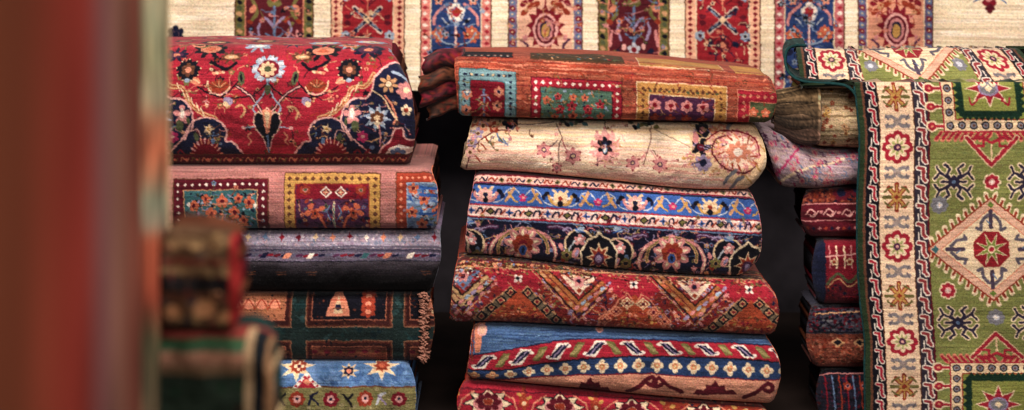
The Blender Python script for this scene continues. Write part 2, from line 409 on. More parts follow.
def vine(p, x0, x1, y0, y1, n, cs, seed, sz=(1.4, 3)):
    q = random.Random(seed)
    for _ in range(n):
        x, y = q.uniform(x0, x1), q.uniform(y0, y1); a = q.uniform(0, 6.28); r = q.uniform(*sz); c_, c2 = q.choice(cs), q.choice(cs)
        pts = [(x, y)]
        for k in range(4): a += q.uniform(-.9, .9); pts.append((pts[-1][0]+r*1.6*math.cos(a), pts[-1][1]+r*1.2*math.sin(a)))
        p.line(pts, .8, c2, curve=True); e = pts[-1]; p.petals(e[0], e[1], r*1.2, 5, c_, c2, .85)
def paint_medallion(p):
    M = lambda x: 534-x
    vine(p, 95, 410, -60, 150, 330, ['maroon', 'tan', 'coral', 'ink', 'brick', 'olive', 'deep', 'brown'], 5, (1.6, 3.4))
    for (x, y, r, k) in ((205, 49, 17, 0), (320, 51, 18, 0), (253, 45, 14, 1), (366, 50, 16, 2), (172, 55, 12, 2), (288, 41, 12, 2), (228, 57, 11, 3), (300, 57, 12, 3), (345, 43, 12, 1), (190, 40, 12, 3), (395, 48, 10, 1)):
        p.petals(x, y, r, 9, ('ink', 'sky', 'navy', 'brown')[k], 'brown', .42, w_=.3); p.ell(x, y, r*.62, r*.22, ('coral', 'pale', 'purple', 'tan')[k]); p.ell(x, y, r*.3, r*.1, ('orange', 'white', 'coral', 'sand')[k])
    # field motifs over the top: rosettes and leaves, seen foreshortened in place
    for (x, y, r) in ((205, 16, 17), (318, 22, 17), (253, -2, 15), (365, 5, 17), (170, 0, 12), (230, -40, 15), (300, -46, 15), (190, -52, 12), (350, -60, 15), (398, -28, 13), (265, -90, 14), (210, -95, 12), (330, -105, 14), (380, -95, 12)):
        k = (x+y) % 3
        p.petals(x, y, r, 8, ('navy', 'sky', 'ink')[k], 'brown', w_=.3); p.petals(x, y, r*.62, 6, ('coral', 'sand', 'tan')[k], 'cream', core=.3, cc='moss')
    for (x, y) in ((232, 34), (288, 36), (190, 44), (345, 44), (262, 22), (395, 30), (180, -25), (270, -25), (330, -18), (385, -60), (240, -70), (300, -75)):
        p.line([(x-16, y+3), (x-5, y-4), (x+6, y+4), (x+15, y-2)], 1.8, 'olive', curve=True); p.ell(x, y, 9, 3.4, 'coral', 12, 10); p.ell(x+1, y, 6, 1.6, 'brown', 12, 8)
    # pale blue rosette with stems
    for sx in (1, -1):
        X = lambda v: v if sx == 1 else M(v)
        p.line([(X(266), 82), (X(274), 90), (X(284), 96), (X(304), 98), (X(322), 95), (X(337), 87)], 1.5, 'ink', curve=True)
        p.line([(X(299), 86), (X(285), 95), (X(276), 106), (X(268), 119)], 3.2, 'ink', curve=True)
        p.line([(X(299), 86), (X(285), 95), (X(276), 106), (X(268), 119)], 1.3, 'pink', curve=True)
        p.line([(X(267), 84), (X(272), 96), (X(281), 109), (X(272), 117)], 1.6, 'sky', curve=True)
        p.line([(X(270), 124), (X(280), 127), (X(289), 128)], 1.4, 'sky'); p.ell(X(291), 128, 2.2, 1.6, 'pink')
        p.line([(X(298), 107), (X(292), 105), (X(289), 111), (X(293), 117)] if sx < 0 else [(X(288), 107), (X(294), 107), (X(298), 113), (X(296), 119)], 2.4, 'tan', curve=True)
        p.line([(X(284), 133), (X(287), 137), (X(284), 141), (X(287), 145)], 1.8, 'coral', curve=True)
        halfmoon(p, X(316), 88, 11, sx)
        p.ell(X(306), 101, 5, 4, 'lav', 30); p.ell(X(308), 104, 3.4, 2.6, 'sand', 30)
        p.ell(X(340), 81, 5.5, 3.5, 'coral', -20 if sx > 0 else 20); p.line([(X(335), 83), (X(344), 78)], 1, 'sand')
        navyflower(p, X(348), 70, 12, .9)
        p.ell(X(294), 78, 3.6, 7, 'moss', 12*sx); p.ell(X(294), 78, 1.4, 4.5, 'ink', 12*sx)
        p.line([(X(300), 63), (X(309), 69), (X(318), 66), (X(326), 62)], 3, 'ink', curve=True)
        for k in range(5): p.ell(X(313+k*3), 72+((k*5) % 4)-k*.6, 2.1, 1.6, 'coral' if k % 2 else 'sand', 30)
    p.petals(267, 69, 17, 14, 'sky', 'steel', .74, w_=.2); p.petals(267, 69, 17, 7, 'pale', 'sky', .75, rot=10, w_=.2); p.ell(267, 69, 11, 9, 'deep'); p.petals(266, 69, 9, 8, 'sand', 'sand', .85, w_=.3, core=.42, cc='moss')
    p.ell(267, 90, 3, 5, 'moss')
    # shield
    sh = [(255, 114), (259, 112), (262, 114), (267, 108), (272, 114), (275, 112), (279, 114), (281, 122), (278, 130), (272, 137), (268, 150), (266, 150), (262, 137), (256, 130), (253, 122)]
    p.poly(sh, 'ink'); p.line(sh, 1.2, 'pink', True)
    for k in range(0, 15): p.ell(*sh[k], 1.3, 1.1, 'sand', n=6)
    p.poly([(262, 110), (272, 110), (271, 122), (269, 132), (266, 134), (263, 122)], 'coral'); p.poly([(264, 112), (270, 112), (267, 130)], 'sand')
    p.line([(267, 136), (267, 152)], 2, 'steel')
    # navy corners with pink outline
    out = [(288, 160), (296, 150), (303, 142), (310, 141), (308, 133), (311, 125), (320, 119), (332, 118), (343, 123), (347, 132), (351, 140)]
    big = [(344, 131), (341, 120), (344, 108), (353, 99), (366, 98), (372, 88), (374, 78), (383, 68), (394, 62), (410, 62)]
    for sx in (1, -1):
        X = lambda v: v if sx == 1 else M(v); T = lambda L: [(X(a), b) for a, b in L]
        p.poly(T(big+[(450, 60), (450, 170), (350, 165), (350, 140)]), 'navy')
        p.poly(T(out+[(356, 160)]), 'navy')
        vine(p, min(X(322), X(352)), max(X(322), X(352)), 88, 112, 10, ['tan', 'brown', 'pink', 'maroon'], 77, (1, 2))
        for (vx, vy) in ((366, 108), (392, 108), (356, 128), (384, 142), (398, 126), (330, 142), (318, 131)): vine(p, X(vx)-8, X(vx)+8, vy-7, vy+7, 7, ['steel', 'maroon', 'olive', 'rose', 'tan', 'brown'], vx, (.9, 1.9))
        p.line(T([(319, 118), (334, 112), (345, 101), (352, 88), (365, 86), (373, 74)]), 4.6, 'tan', curve=True)
        p.line(T([(319, 118), (334, 112), (345, 101), (352, 88), (365, 86), (373, 74)]), 1.1, 'brick', curve=True)
        for k in range(6): p.line(T([(330+k*5, 116-k*5), (333+k*5, 108-k*5)]), .9, 'cream')
        p.line(T(out), 1.9, 'pink', curve=True); p.line(T(big), 1.9, 'pink', curve=True)
        p.line(T([(345, 126), (352, 138), (362, 148), (372, 156)]), 1.8, 'pink', curve=True)
        p.line(T([(349, 133), (338, 130), (334, 137)]), 1.2, 'pink', curve=True)
        # inner serrated arc
        t = [(X(330+16*math.cos(a)), 158-19*math.sin(a)) for a in np.linspace(0, math.pi, 13)]
        p.poly(t, 'deep')
        for k in range(11):
            a = math.pi*(k+1)/12; cx, cy = X(330+17*math.cos(a)), 158-20*math.sin(a)
            p.line([(X(330+13*math.cos(a)), 158-15*math.sin(a)), (cx, cy)], 1.7, 'pink' if k % 2 else 'coral')
        p.star(X(326), 129, 6, 2.6, 5, 'sand', 1, 20); p.ell(X(326), 129, 1.6, 1.6, 'gold')
        p.ell(X(339), 137, 2.6, 4.6, 'moss', 20*sx); p.ell(X(322), 141, 2, 3, 'steel')
        # pale blue flower
        p.line(T([(377, 120), (380, 134), (379, 146)]), 1.6, 'rose'); p.line(T([(380, 138), (370, 142), (364, 141)]), 1.2, 'tan')
        p.star(X(377), 118, 15, 7.5, 8, 'sky', .95, 10); p.petals(X(377), 118, 11, 8, 'pale', 'steel', .95, w_=.13)
        p.petals(X(377), 118, 7, 6, 'brown', 'tan', core=.4, cc='sand'); p.star(X(377), 124, 5, 2, 4, 'cream')
        p.petals(X(352), 115, 9, 5, 'rose', 'pink', 1.2, w_=.3); p.ell(X(352), 113, 2.2, 5, 'white'); p.ell(X(355), 126, 3.6, 6, 'moss'); p.ell(X(346), 121, 1.6, 4, 'moss')
        p.petals(X(362), 137, 6, 6, 'mag', 'mag', core=.3, cc='pink'); p.ell(X(371), 148, 3, 2, 'steel')
        # upper end flowers
        p.petals(X(388), 84, 10, 7, 'tan', 'brown', .9, w_=.22, core=.35, cc='cream'); p.petals(X(406), 90, 10, 7, 'rose', 'mag', .9, core=.4, cc='cream')
        p.line(T([(392, 72), (402, 76), (412, 84)]), 3.2, 'sky', curve=True); p.line(T([(385, 96), (392, 106), (396, 118), (393, 124)]), 2, 'coral', curve=True)
        p.line(T([(371, 90), (383, 98), (390, 110), (397, 120)]), 1.5, 'sand', curve=True)
        p.petals(X(406), 110, 6, 5, 'cream', 'pink', core=.4, cc='brick')
        # coral cartouche at the bottom end
        p.poly(T([(374, 160), (382, 147), (390, 141), (394, 130), (402, 128), (405, 138), (418, 141), (425, 160)]), 'deep')
        p.line(T([(374, 160), (382, 147), (390, 141), (394, 130), (402, 128), (405, 138), (418, 141)]), 1.9, 'pink', curve=True)
        p.poly(T([(380, 160), (388, 148), (400, 144), (412, 148), (418, 160)]), 'white')
        p.petals(X(397), 155, 9, 7, 'steel', 'navy', .8, core=.4, cc='coral')
        p.line(T([(350, 158), (356, 150), (361, 156), (368, 150)]), 2.2, 'deep', curve=True)
    # lower guard border
    p.rect(80, 154, 450, 180, 'maroon'); p.line([(80, 154.5), (450, 154.5)], 1.3, 'brown'); p.line([(80, 164.5), (450, 164.5)], 1, 'brown')
    for k in range(32):
        x = 92+k*11
        p.line([(x-4, 161), (x-1, 157.5), (x+2, 161.5), (x+5, 158)], 1.2, ('tan', 'olive')[k % 2], curve=True); p.ell(x+2, 159.5, 1.4, 1.2, 'coral')
def paint_panels_pink(p):
    for k in range(26): p.line([(90, 166+k*2.6), (450, 166+k*2.6+rnd.uniform(-1, 1))], .7, (.58+.12*rnd.random(), .37, .36))
    def frame(x0, x1, y0, c, dots, dc, inner, ic, step=7.6, dr=1.8):
        p.rect(x0, y0, x1, 240, c); p.line([(x0, 240), (x0, y0), (x1, y0), (x1, 240)], 1, 'brown')
        n = int((x1-x0)/step)
        for k in range(n+1): p.dia(x0+5+(x1-x0-10)*k/n, y0+5.5, dr, dr, dc)
        for k in range(1, 8):
            for x in (x0+5, x1-5): p.dia(x, y0+5.5+k*7.2, dr, dr, dc)
        p.rect(x0+11, y0+11, x1-11, 240, inner); vine(p, x0+14, x1-14, y0+14, 226, 26, ['coral', 'ink', 'brick', 'steel', 'tan', 'moss'], int(x0), (1.2, 2.4)); p.line([(x0+11, 240), (x0+11, y0+11), (x1-11, y0+11), (x1-11, 240)], 1.1, ic)
    # pale-dotted maroon frame with teal inside
    frame(173, 268, 179, 'maroon', 1, 'white', 'teal', 'tan')
    scatter(p, 187, 256, 192, 228, 120, ['steel', 'navy', 'lav', 'sky', 'moss', 'ink'], (1.2, 2.6), 5)
    p.line([(222, 194), (222, 230)], 1.5, 'coral')
    for x, y, r in ((222, 202, 6), (194, 206, 5.5), (206, 199, 4.5), (238, 199, 4.5), (249, 203, 5.5), (211, 214, 6), (234, 213, 6), (199, 222, 5), (243, 221, 5), (222, 224, 4)):
        p.petals(x, y, r, 5, 'orange', 'orange', 1.2, core=.35, cc='maroon')
        p.line([(x, y+3), (222, y+10)], .9, 'moss')
    for x in (192, 252): p.dia(x+((x < 222)*-3 or 3), 205, 2, 3, 'white')
    p.line([(213, 204), (231, 204)], 1.6, 'coral')
    # gold frame
    frame(284, 380, 173, 'gold', 1, 'brown', 'purple', 'brick', 8.2, 2.5)
    p.rect(296, 184, 368, 199, 'deep')
    scatter(p, 297, 367, 186, 228, 60, ['maroon', 'purple', 'brick', 'navy'], (1.5, 3), 6)
    for x in (326, 341):
        p.dia(x, 192, 6.5, 5.8, 'white'); p.dia(x, 192, 4.4, 4, 'maroon'); p.petals(x, 192, 3, 4, 'coral', core=.3)
    for x in (305, 361): p.petals(x, 190, 6, 6, 'brick', 'rose', .9, core=.3, cc='moss')
    p.line([(334, 202), (334, 230)], 2.2, 'sand'); p.line([(334, 204), (334, 230)], .8, 'teal')
    for s_ in (-1, 1):
        for x, y in ((12, 208), (18, 211), (23, 206), (20, 216), (26, 213)): p.ell(334+s_*x, y, 3.8, 2.8, 'orange', s_*30, 8)
        p.line([(334+s_*22, 210), (334+s_*13, 218), (334+s_*9, 228)], 2.6, 'orange', curve=True); p.petals(334+s_*19, 213, 4, 5, 'brick', 'coral', core=.4, cc='ink')
        p.line([(334+s_*4, 205), (334+s_*7, 212), (334+s_*3, 220)], 1.2, 'steel', curve=True)
    # right frame
    frame(396, 470, 172, 'brick', 1, 'coral', 'steel', 'sky', 6.6, 1.9)
    scatter(p, 408, 445, 185, 230, 60, ['sky', 'navy', 'sky', 'blue', 'sky'], (1.5, 3), 8)
    for x, y in ((413, 189), (424, 199), (437, 212), (422, 224), (412, 212)):
        p.petals(x, y, 6, 5, 'orange', 'tan', core=.35, cc='maroon')
    for y in (188, 195, 213): p.line([(420, y), (438, y+1)], 3, 'blue')
def paint_lavender(p):
    p.rect(80, 225, 450, 252, (.52, .49, .58)); scatter(p, 90, 448, 225, 256, 900, [(.46, .40, .50), (.64, .58, .66), (.40, .43, .54), (.58, .48, .54), (.70, .66, .72)], (1, 2.6), 2)
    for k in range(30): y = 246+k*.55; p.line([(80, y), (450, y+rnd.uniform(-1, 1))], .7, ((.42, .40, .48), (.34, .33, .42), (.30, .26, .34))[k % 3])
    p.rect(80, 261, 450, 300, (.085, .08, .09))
    for k in range(9): p.rect(80, 261+k*1.6, 450, 263+k*1.6, tuple(np.array([.25, .23, .27])*(1-k*.075)))  # charcoal band of the rug, with shade painted in as darkening steps
    cs = ['deep', 'sand', 'deep', 'sand', 'white', 'coral', 'maroon', 'steel', 'coral']
    for k in range(24):
        x = 434-k*17; c = cs[(k*5+2) % 9]; p.dia(x, 237, 3.2, 3, c); p.line([(x, 233), (x, 241)], 1, c)
    for k in range(48):
        x = 92+k*7.4; p.line([(x-2.5, 256), (x+2.5, 255)], 2.4, ('maroon', 'purple', 'navy', 'deep', (.3, .3, .4))[(k*7) % 5])
    for x, c in ((310, 'white'), (410, 'white'), (287, 'coral'), (387, 'coral'), (365, 'teal'), (264, 'navy'), (210, 'white'), (187, 'coral')):
        p.poly([(x-4.5, 258.5), (x-1, 253), (x+5, 253), (x+1.5, 258.5)], c)
    p.line([(80, 251), (450, 250)], .9, 'navy'); p.line([(80, 262), (450, 261)], .9, 'ink')
    for x in (250, 281, 311, 426, 215): p.line([(x-5, 272), (x+5, 272)], .9, 'brown'); p.line([(x-3, 274.5), (x+5, 274.5)], .9, 'brown')
def paint_green_panels(p):
    scatter(p, 90, 445, 285, 365, 260, [(.10, .2, .21), (.15, .25, .26), (.08, .15, .17)], (2, 5), 4)
    def fr(x0, x1, y0, y1, inn):
        p.rect(x0, y0, x1, y1, (.36, .17, .13)); p.rect(x0+2, y0-9 if y0 < 300 else y0+2, x1-2, y1-2 if y0 < 300 else y1, (.22, .10, .10)); p.line([(x0, y0), (x1, y0), (x1, y1), (x0, y1)], 1, (.55, .36, .26), True)
        p.rect(x0+6, y0-6 if y0 < 300 else y0+7, x1-6, y1-7, inn); p.line([(x0+6, y0+6), (x1-6, y0+6), (x1-6, y1-7), (x0+6, y1-7)], 1, (.62, .33, .24), True); scatter(p, x0+2, x1-2, y0, y1-1, 60, [(.3, .12, .1), 'ink', (.45, .22, .16), 'brown'], (.8, 1.6), int(x0))
    for i, (x0, x1) in enumerate(((110, 192), (208, 291), (306, 392), (404, 470))):
        fr(x0, x1, 284, 327, ('navy', 'orange', 'ink', 'ink')[i] if i != 1 else (.62, .36, .24)); fr(x0, x1, 341, 372, (.42, .2, .15))
        cx = (x0+x1)/2
        if i == 1:
            for k in range(5): p.ell(x0+14+k*13, 304, 6, 5, 'coral'); p.line([(x0+8+k*13, 308), (x0+14+k*13, 299), (x0+20+k*13, 309)], 1.2, 'brick', curve=True)
        elif i >= 2 or i == 0:
            cx = x0+32
            p.poly([(cx-12, 316), (cx-10, 306), (cx-7, 299), (cx-3, 291), (cx+3, 291), (cx+7, 299), (cx+10, 306), (cx+12, 316)], 'coral')
            p.poly([(cx-5, 313), (cx, 295), (cx+5, 313)], 'sand'); p.ell(cx, 307, 3, 3, 'navy'); p.line([(cx-6, 308), (cx+6, 308)], 1, 'brown'); p.line([(cx-8, 300), (cx+8, 300)], 1, 'brick')
            for y in (288, 296, 304, 312): p.petals(cx+30, y, 8, 6, 'brick', 'maroon', .8, core=.4, cc='coral')
        for k in range(12): p.ell(x0+8+k*6.3, 352, 3.4, 1.8, ('maroon', 'brown')[k % 2], n=8)
def paint_blue_floral(p):
    scatter(p, 95, 420, 360, 388, 260, [(.24, .40, .62), (.34, .50, .72), (.2, .34, .56)], (2, 6), 4)
    p.rect(80, 387, 430, 430, (.48, .46, .27)); p.line([(80, 387), (430, 387)], 1.5, 'brown')
    scatter(p, 95, 420, 390, 415, 160, [(.56, .53, .34), (.42, .42, .24), (.60, .56, .38)], (1.5, 3), 4)
    for x0 in (298-85, 298, 298-170):
        p.petals(x0, 366, 8, 6, 'brick', 'orange', .7, core=.3, cc='sand'); p.petals(x0, 366, 5, 4, 'cream', 'maroon', .8)
        p.star(x0+50, 371, 10.5, 5, 8, 'sand', .85); p.petals(x0+50, 371, 5, 6, 'navy', 'navy', core=.5, cc='coral')
        p.star(x0+83, 367, 19, 8, 7, 'cream', .75, 180); p.star(x0+83, 367, 15, 7, 7, 'sand', .75, 180); p.star(x0+83, 366, 8.5, 5, 8, 'brick', .9); p.ell(x0+83, 366, 3, 2.5, 'orange')
        p.poly([(x0-6, 388), (x0+8, 372), (x0+24, 388)], 'white'); p.poly([(x0-1, 388), (x0+8, 376), (x0+18, 388)], 'red')
        for k in range(6): p.dia(x0-2+k*4.2, 386-(2.5-abs(k-2.5))*4.6, 1.7, 1.7, 'red')
        for dx in (8, 10): p.dia(x0+dx, 382, 3, 3, 'coral')
    for k in range(20):
        x = 399-k*17; y = 399; m = k % 4
        if m in (0, 2): p.petals(x, y, 8, 8, ('deep', 'brick')[m // 2], ('maroon', 'cream')[m // 2], 1, core=.5, cc='pink'); p.ell(x, y, 1.6, 1.6, 'navy'); 
        elif m == 1: p.line([(x-5, y+5), (x-2, y-3), (x+3, y-6)], 2.6, 'pale' if k % 8 == 1 else 'navy', curve=True); p.line([(x-4, y-3), (x+4, y+5)], 2, 'lav' if k % 8 == 1 else 'navy')
        else: p.line([(x-5, y-5), (x, y), (x+5, y-5)], 2.4, 'ink'); p.line([(x, y), (x+4, y+6)], 2.2, 'ink')
def streaks(p, x0, x1, y0, y1, n, cs, seed=1, slope=0):
    q = random.Random(seed)
    for _ in range(n):
        x, y, l = q.uniform(x0, x1), q.uniform(y0, y1), q.uniform(8, 60); p.line([(x, y), (x+l, y+slope*l+q.uniform(-.4, .4))], q.uniform(.6, 1.5), q.choice(cs))
def lin(x0, y0, x1, y1): return lambda x: y0+(x-x0)*(y1-y0)/(x1-x0)
def paint_rust_panels(p):
    g = lambda x: .055*(x-532)
    streaks(p, 440, 780, 0, 125, 900, ['rust', (.66, .32, .23), (.52, .2, .16), (.73, .41, .30), (.58, .26, .20), (.45, .19, .16)], 3, .055)
    def R(x0, x1, y0, y1, c): p.poly([(x0, y0+g(x0)), (x1, y0+g(x1)), (x1, y1+g(x1)), (x0, y1+g(x0))], c)
    def frame(x0, x1, y0, y1, band, dotc, line_, inner, wd=11, dr=1.9, step=8):
        R(x0, x1, y0, y1, band); p.line([(x0, y0+g(x0)), (x1, y0+g(x1)), (x1, y1+g(x1)), (x0, y1+g(x0))], 1.2, line_, True)
        n = max(2, int((x1-x0-wd)/step))
        for k in range(n+1):
            x = x0+wd/2+(x1-x0-wd)*k/n
            for y in (y0+wd/2,): p.dia(x, y+g(x), dr, dr, dotc)
        for k in range(1, int((y1-y0-wd)/step)+1):
            for x in (x0+wd/2, x1-wd/2): p.dia(x, y0+wd/2+k*step+g(x), dr, dr, dotc)
        R(x0+wd, x1-wd, y0+wd, y1-(0 if y1 > 120 else wd), inner)
        p.line([(x0+wd, y1+g(x0)), (x0+wd, y0+wd+g(x0)), (x1-wd, y0+wd+g(x1)), (x1-wd, y1+g(x1))], 1, line_)
    vine(p, 455, 780, 60, 125, 260, ['brick', 'rust', 'brown', (.66, .32, .23), (.5, .2, .16)], 4, (1.2, 2.6))
    # front row of panels
    frame(459, 516, 72, 135, 'aqua', 'navy', 'teal', 'deep', 11, 1.8, 5.5)
    for k in range(9): x = 466+k*5.4; p.ell(x, 77.5+g(x), 1.6, 1.4, ('navy', 'sand')[k % 2], n=6)
    for x, y in ((467, 94), (466, 110), (499, 92), (497, 106)): p.petals(x, y, 5.5, 6, 'coral', 'pink', core=.35, cc='navy')
    p.petals(467, 92, 3.5, 4, 'sky', 'white'); p.line([(484, 90), (484, 118)], 2.6, 'steel'); p.line([(478, 100), (484, 94), (490, 100)], 1.6, 'lav', curve=True); p.line([(478, 110), (484, 104), (490, 110)], 1.6, 'moss', curve=True); p.line([(478, 118), (484, 112), (490, 118)], 1.4, 'coral', curve=True)
    frame(531, 622, 77, 140, 'red', 'white', 'maroon', (.28, .42, .36), 9.5, 2.1, 7.4)
    q = random.Random(5)
    for _ in range(110):
        x, y = q.uniform(542, 610), q.uniform(89, 121); p.ell(x, y+g(x)*.9, q.uniform(1, 2.4), q.uniform(.8, 1.6), q.choice(['teal', 'moss', 'aqua', 'olive', 'navy', 'sky']), q.uniform(0, 180), 7)
    for x, y, r in ((547, 99, 4.6), (558, 95, 4), (560, 108, 5), (572, 104, 5.4), (573, 95, 4), (585, 95, 4), (588, 107, 5), (600, 101, 4.6), (573, 114, 5), (555, 116, 4), (601, 113, 4), (590, 117, 4)): p.petals(x, y+g(x), r, 5, 'orange' if (int(x) % 2) else 'red', 'coral', core=.35, cc='maroon')
    frame(637, 727, 76, 140, 'ochre', 'brown', 'sand', 'purple', 12, 1.9, 6)
    for k in range(16): x = 645+k*4.8; p.ell(x, 84+g(x), 1.8, 1.2, ('brown', 'moss')[k % 2], n=6)
    for x in (655, 671, 687, 703): p.petals(x, 99+g(x)-1, 6.5, 6, 'rose', 'coral', core=.4, cc='deep'); p.petals(x, 111+g(x), 5, 5, 'brick', 'rust')
    frame(738, 800, 78, 140, 'red', 'coral', 'coral', 'moss', 12, 2.2, 7); 
    for x in (754, 766): p.petals(x, 100+g(x), 5, 5, 'orange', 'coral')
    vine(p, 460, 775, 78, 120, 90, ['brick', 'brown', 'coral', 'deep', 'tan', 'olive'], 6, (.8, 1.5))
    # upper row over the fold
    def top(x0, x1, y0, y1, c, l): R(x0, x1, y0, y1, c); p.line([(x0, y0+g(x0)), (x0, y1+g(x0)), (x1, y1+g(x1)), (x1, y0+g(x1))], 1.2, l)
    top(458, 513, 10, 60, 'ink', 'brick'); 
    for k in range(8): x = 462+k*6.5; p.dia(x, 55.5+g(x), 2.1, 1.9, 'white'); p.dia(x, 44, 2, 2, 'coral')
    top(531, 625, 10, 59, (.26, .2, .13), 'brown'); 
    for k in range(90): x = q.uniform(533, 622); p.ell(x, q.uniform(20, 57)+g(x), 2, 1.2, q.choice(['moss', 'brown', 'tan', 'deep', 'teal']), q.uniform(0, 90), 6)
    top(640, 726, 10, 60, 'ochre', 'sand')
    for k in range(15): x = 645+k*5.5; p.dia(x, 54+g(x), 2, 1.6, 'rust'); p.line([(640, 46), (690, 49), (715, 52)], 1.5, 'sand', curve=True)
    top(738, 800, 10, 62, 'ochre', 'gold')
    for k in range(9): x = 742+k*5.5; p.petals(x, 57+g(x), 3, 4, 'brown', 'olive')
    streaks(p, 455, 780, 62, 71, 60, ['coral', 'rust', 'brick', (.5, .18, .13)], 9, .055)
    for yy in (62.5, 70): p.line([(440, yy+g(440)), (790, yy+g(790))], .8, 'brick')
def paint_cream_floral(p):
    streaks(p, 450, 770, 110, 150, 420, [(.98, .88, .71), (.95, .82, .63), (1, .92, .80), (.93, .78, .58)], 2, .02)
    streaks(p, 450, 770, 145, 195, 380, [(.93, .74, .66), (.90, .66, .58), (.95, .82, .74), (.84, .57, .50)], 4, .03)
    streaks(p, 450, 770, 130, 160, 120, [(.92, .80, .72), (.88, .76, .66)], 5, .03)
    def twig(pts, c=(.36, .26, .24), w_=1.0): p.line(pts, w_, c, curve=True)
    twig([(517, 124), (535, 124), (554, 122)]); twig([(556, 122), (561, 134), (562, 138), (559, 146), (559, 165)]); twig([(562, 139), (567, 150), (573, 154)], (.6, .25, .3)); twig([(558, 140), (551, 147)], (.4, .3, .35))
    twig([(605, 116), (606, 128)]); twig([(652, 126), (651, 140), (648, 150), (643, 166)], (.45, .3, .28)); twig([(648, 150), (640, 160)], 'rose'); twig([(650, 150), (657, 160)], 'rose'); twig([(655, 130), (672, 138), (690, 147)], (.6, .5, .42))
    for x, y, r, c1 in ((544, 150, 7.5, 'rose'), (573, 156, 8, 'rose'), (557, 168, 4.5, 'rose'), (633, 163, 7, 'rose'), (660, 165, 7.5, 'rose')):
        p.petals(x, y, r, 6, c1, 'pink', core=.38, cc='purple'); p.ell(x, y, r*.2, r*.2, 'sand')
        for k in range(6): a = k*1.05; p.ell(x+r*math.sin(a), y+r*math.cos(a), 1, 1, 'deep', n=6)
    p.petals(605, 147, 15, 9, 'pink', 'tan', 1.25, w_=.2); p.petals(605, 147, 12, 7, 'rose', 'brown', 1.25, 20, w_=.16); p.petals(605, 146, 8, 6, 'ink', 'navy', 1.25, w_=.26); p.ell(605, 149, 2.2, 5, 'sky'); p.ell(605, 149, 1, 3, 'white'); vine(p, 592, 618, 128, 170, 16, ['rose', 'brown', 'tan', 'purple'], 3, (.9, 1.6))
    for k in range(10): a = k*.63; p.ell(605+13*math.sin(a), 147+19*math.cos(a), 1.6, 1.4, 'rose', n=6)
    for k in range(6): p.ell(563+k*4.5, 121+((k*3) % 4), 3.2, 2, ('moss', 'ink', 'teal')[k % 3], k*40)
    for k in range(8): p.ell(632+k*3.6, 122+((k*5) % 6), 2.8, 2, ('moss', 'ink', 'teal', 'olive')[k % 4], k*50)
    # corner border at the left end
    p.poly([(455, 112), (517, 112), (517, 130), (500, 131), (484, 137), (470, 152), (462, 180), (450, 180)], (.86, .72, .58))
    p.line([(517, 113), (517, 131)], 1.3, 'deep')
    p.line([(511, 131), (500, 130), (486, 136), (474, 147), (466, 168)], 1.2, 'maroon', curve=True)
    for x, y, c_ in ((475, 121, 'orange'), (483, 126, 'coral'), (494, 127, 'brick'), (488, 120, 'coral'), (478, 133, 'lav'), (472, 142, 'lav'), (500, 121, 'tan'), (470, 152, 'pink')): p.petals(x, y, 6, 5, c_, 'sand', core=.3, cc='brown')
    p.petals(510, 122, 8, 7, 'ink', 'navy', core=.35, cc='brick'); p.ell(511, 121, 2, 3, 'red')
    for x, y in ((487, 139), (492, 144), (484, 146), (501, 139), (506, 142), (478, 158)): p.line([(x-3, y-3), (x+2, y+3)], 1.6, ('moss', 'brick', 'steel')[int(x) % 3])
    p.line([(497, 133), (500, 141), (507, 143)], 1.6, 'steel', curve=True); p.line([(508, 128), (511, 140)], 1.4, 'rose')
    vine(p, 462, 515, 118, 148, 26, ['rose', 'brown', 'olive', 'lav', 'coral'], 3, (1, 2)); vine(p, 520, 690, 118, 176, 18, ['rose', 'brown', 'pink'], 9, (1, 1.8))
    # medallion at the right end
    p.poly([(690, 132), (712, 128), (760, 112), (775, 130), (775, 190), (742, 190), (722, 178), (700, 172), (690, 160)], (.89, .74, .56))
    p.petals(703, 130, 8, 7, 'ink', 'purple', core=.4, cc='rose'); p.petals(701, 147, 10, 5, 'ink', 'maroon', .9, 20); p.ell(696, 138, 3, 6, 'rose'); p.petals(703, 163, 9, 7, 'lav', 'rose', core=.45, cc='navy')
    for x, y, c_ in ((714, 130, 'orange'), (713, 141, 'pink'), (718, 152, 'coral'), (716, 172, 'tan'), (723, 128, 'coral'), (690, 156, 'rose')): p.petals(x, y, 4.5, 5, c_, 'sand')
    p.petals(738, 152, 24, 14, 'rose', 'pink', .95, w_=.13); p.ell(738, 152, 18, 17, (.93, .80, .70)); vine(p, 715, 758, 134, 174, 60, ['rose', 'coral', 'brick', 'tan', 'pink'], 13, (1, 2)); vine(p, 692, 722, 124, 172, 26, ['rose', 'ink', 'gold', 'tan', 'lav'], 14, (1, 2));
    for k in range(16): a = k*math.pi/8; p.line([(738+14*math.sin(a), 152+13*math.cos(a)), (738+20*math.sin(a+.15), 152+19*math.cos(a+.15))], 1.6, ('brick', 'rose', 'coral')[k % 3])
    p.petals(738, 152, 12, 8, 'coral', 'pink', .9, w_=.25, core=.4, cc='white'); p.line([(726, 136), (716, 140), (712, 150), (718, 162), (728, 170), (745, 173), (757, 166)], 1.5, 'maroon', curve=True); p.line([(706, 140), (722, 131), (742, 132), (756, 140), (760, 156)], 1.4, 'deep', curve=True)
    for x, y in ((733, 121), (736, 182), (729, 176)): p.line([(x-4, y+7), (x+1, y), (x+7, y-5)], 3.4, 'grey', curve=True)
    for x, y in ((757, 126), (760, 170), (750, 180), (765, 150)): p.line([(x-4, y-4), (x+3, y+4)], 1.6, 'gold')
    p.line([(762, 122), (768, 145), (764, 170), (754, 188)], 3.5, 'cream', curve=True)
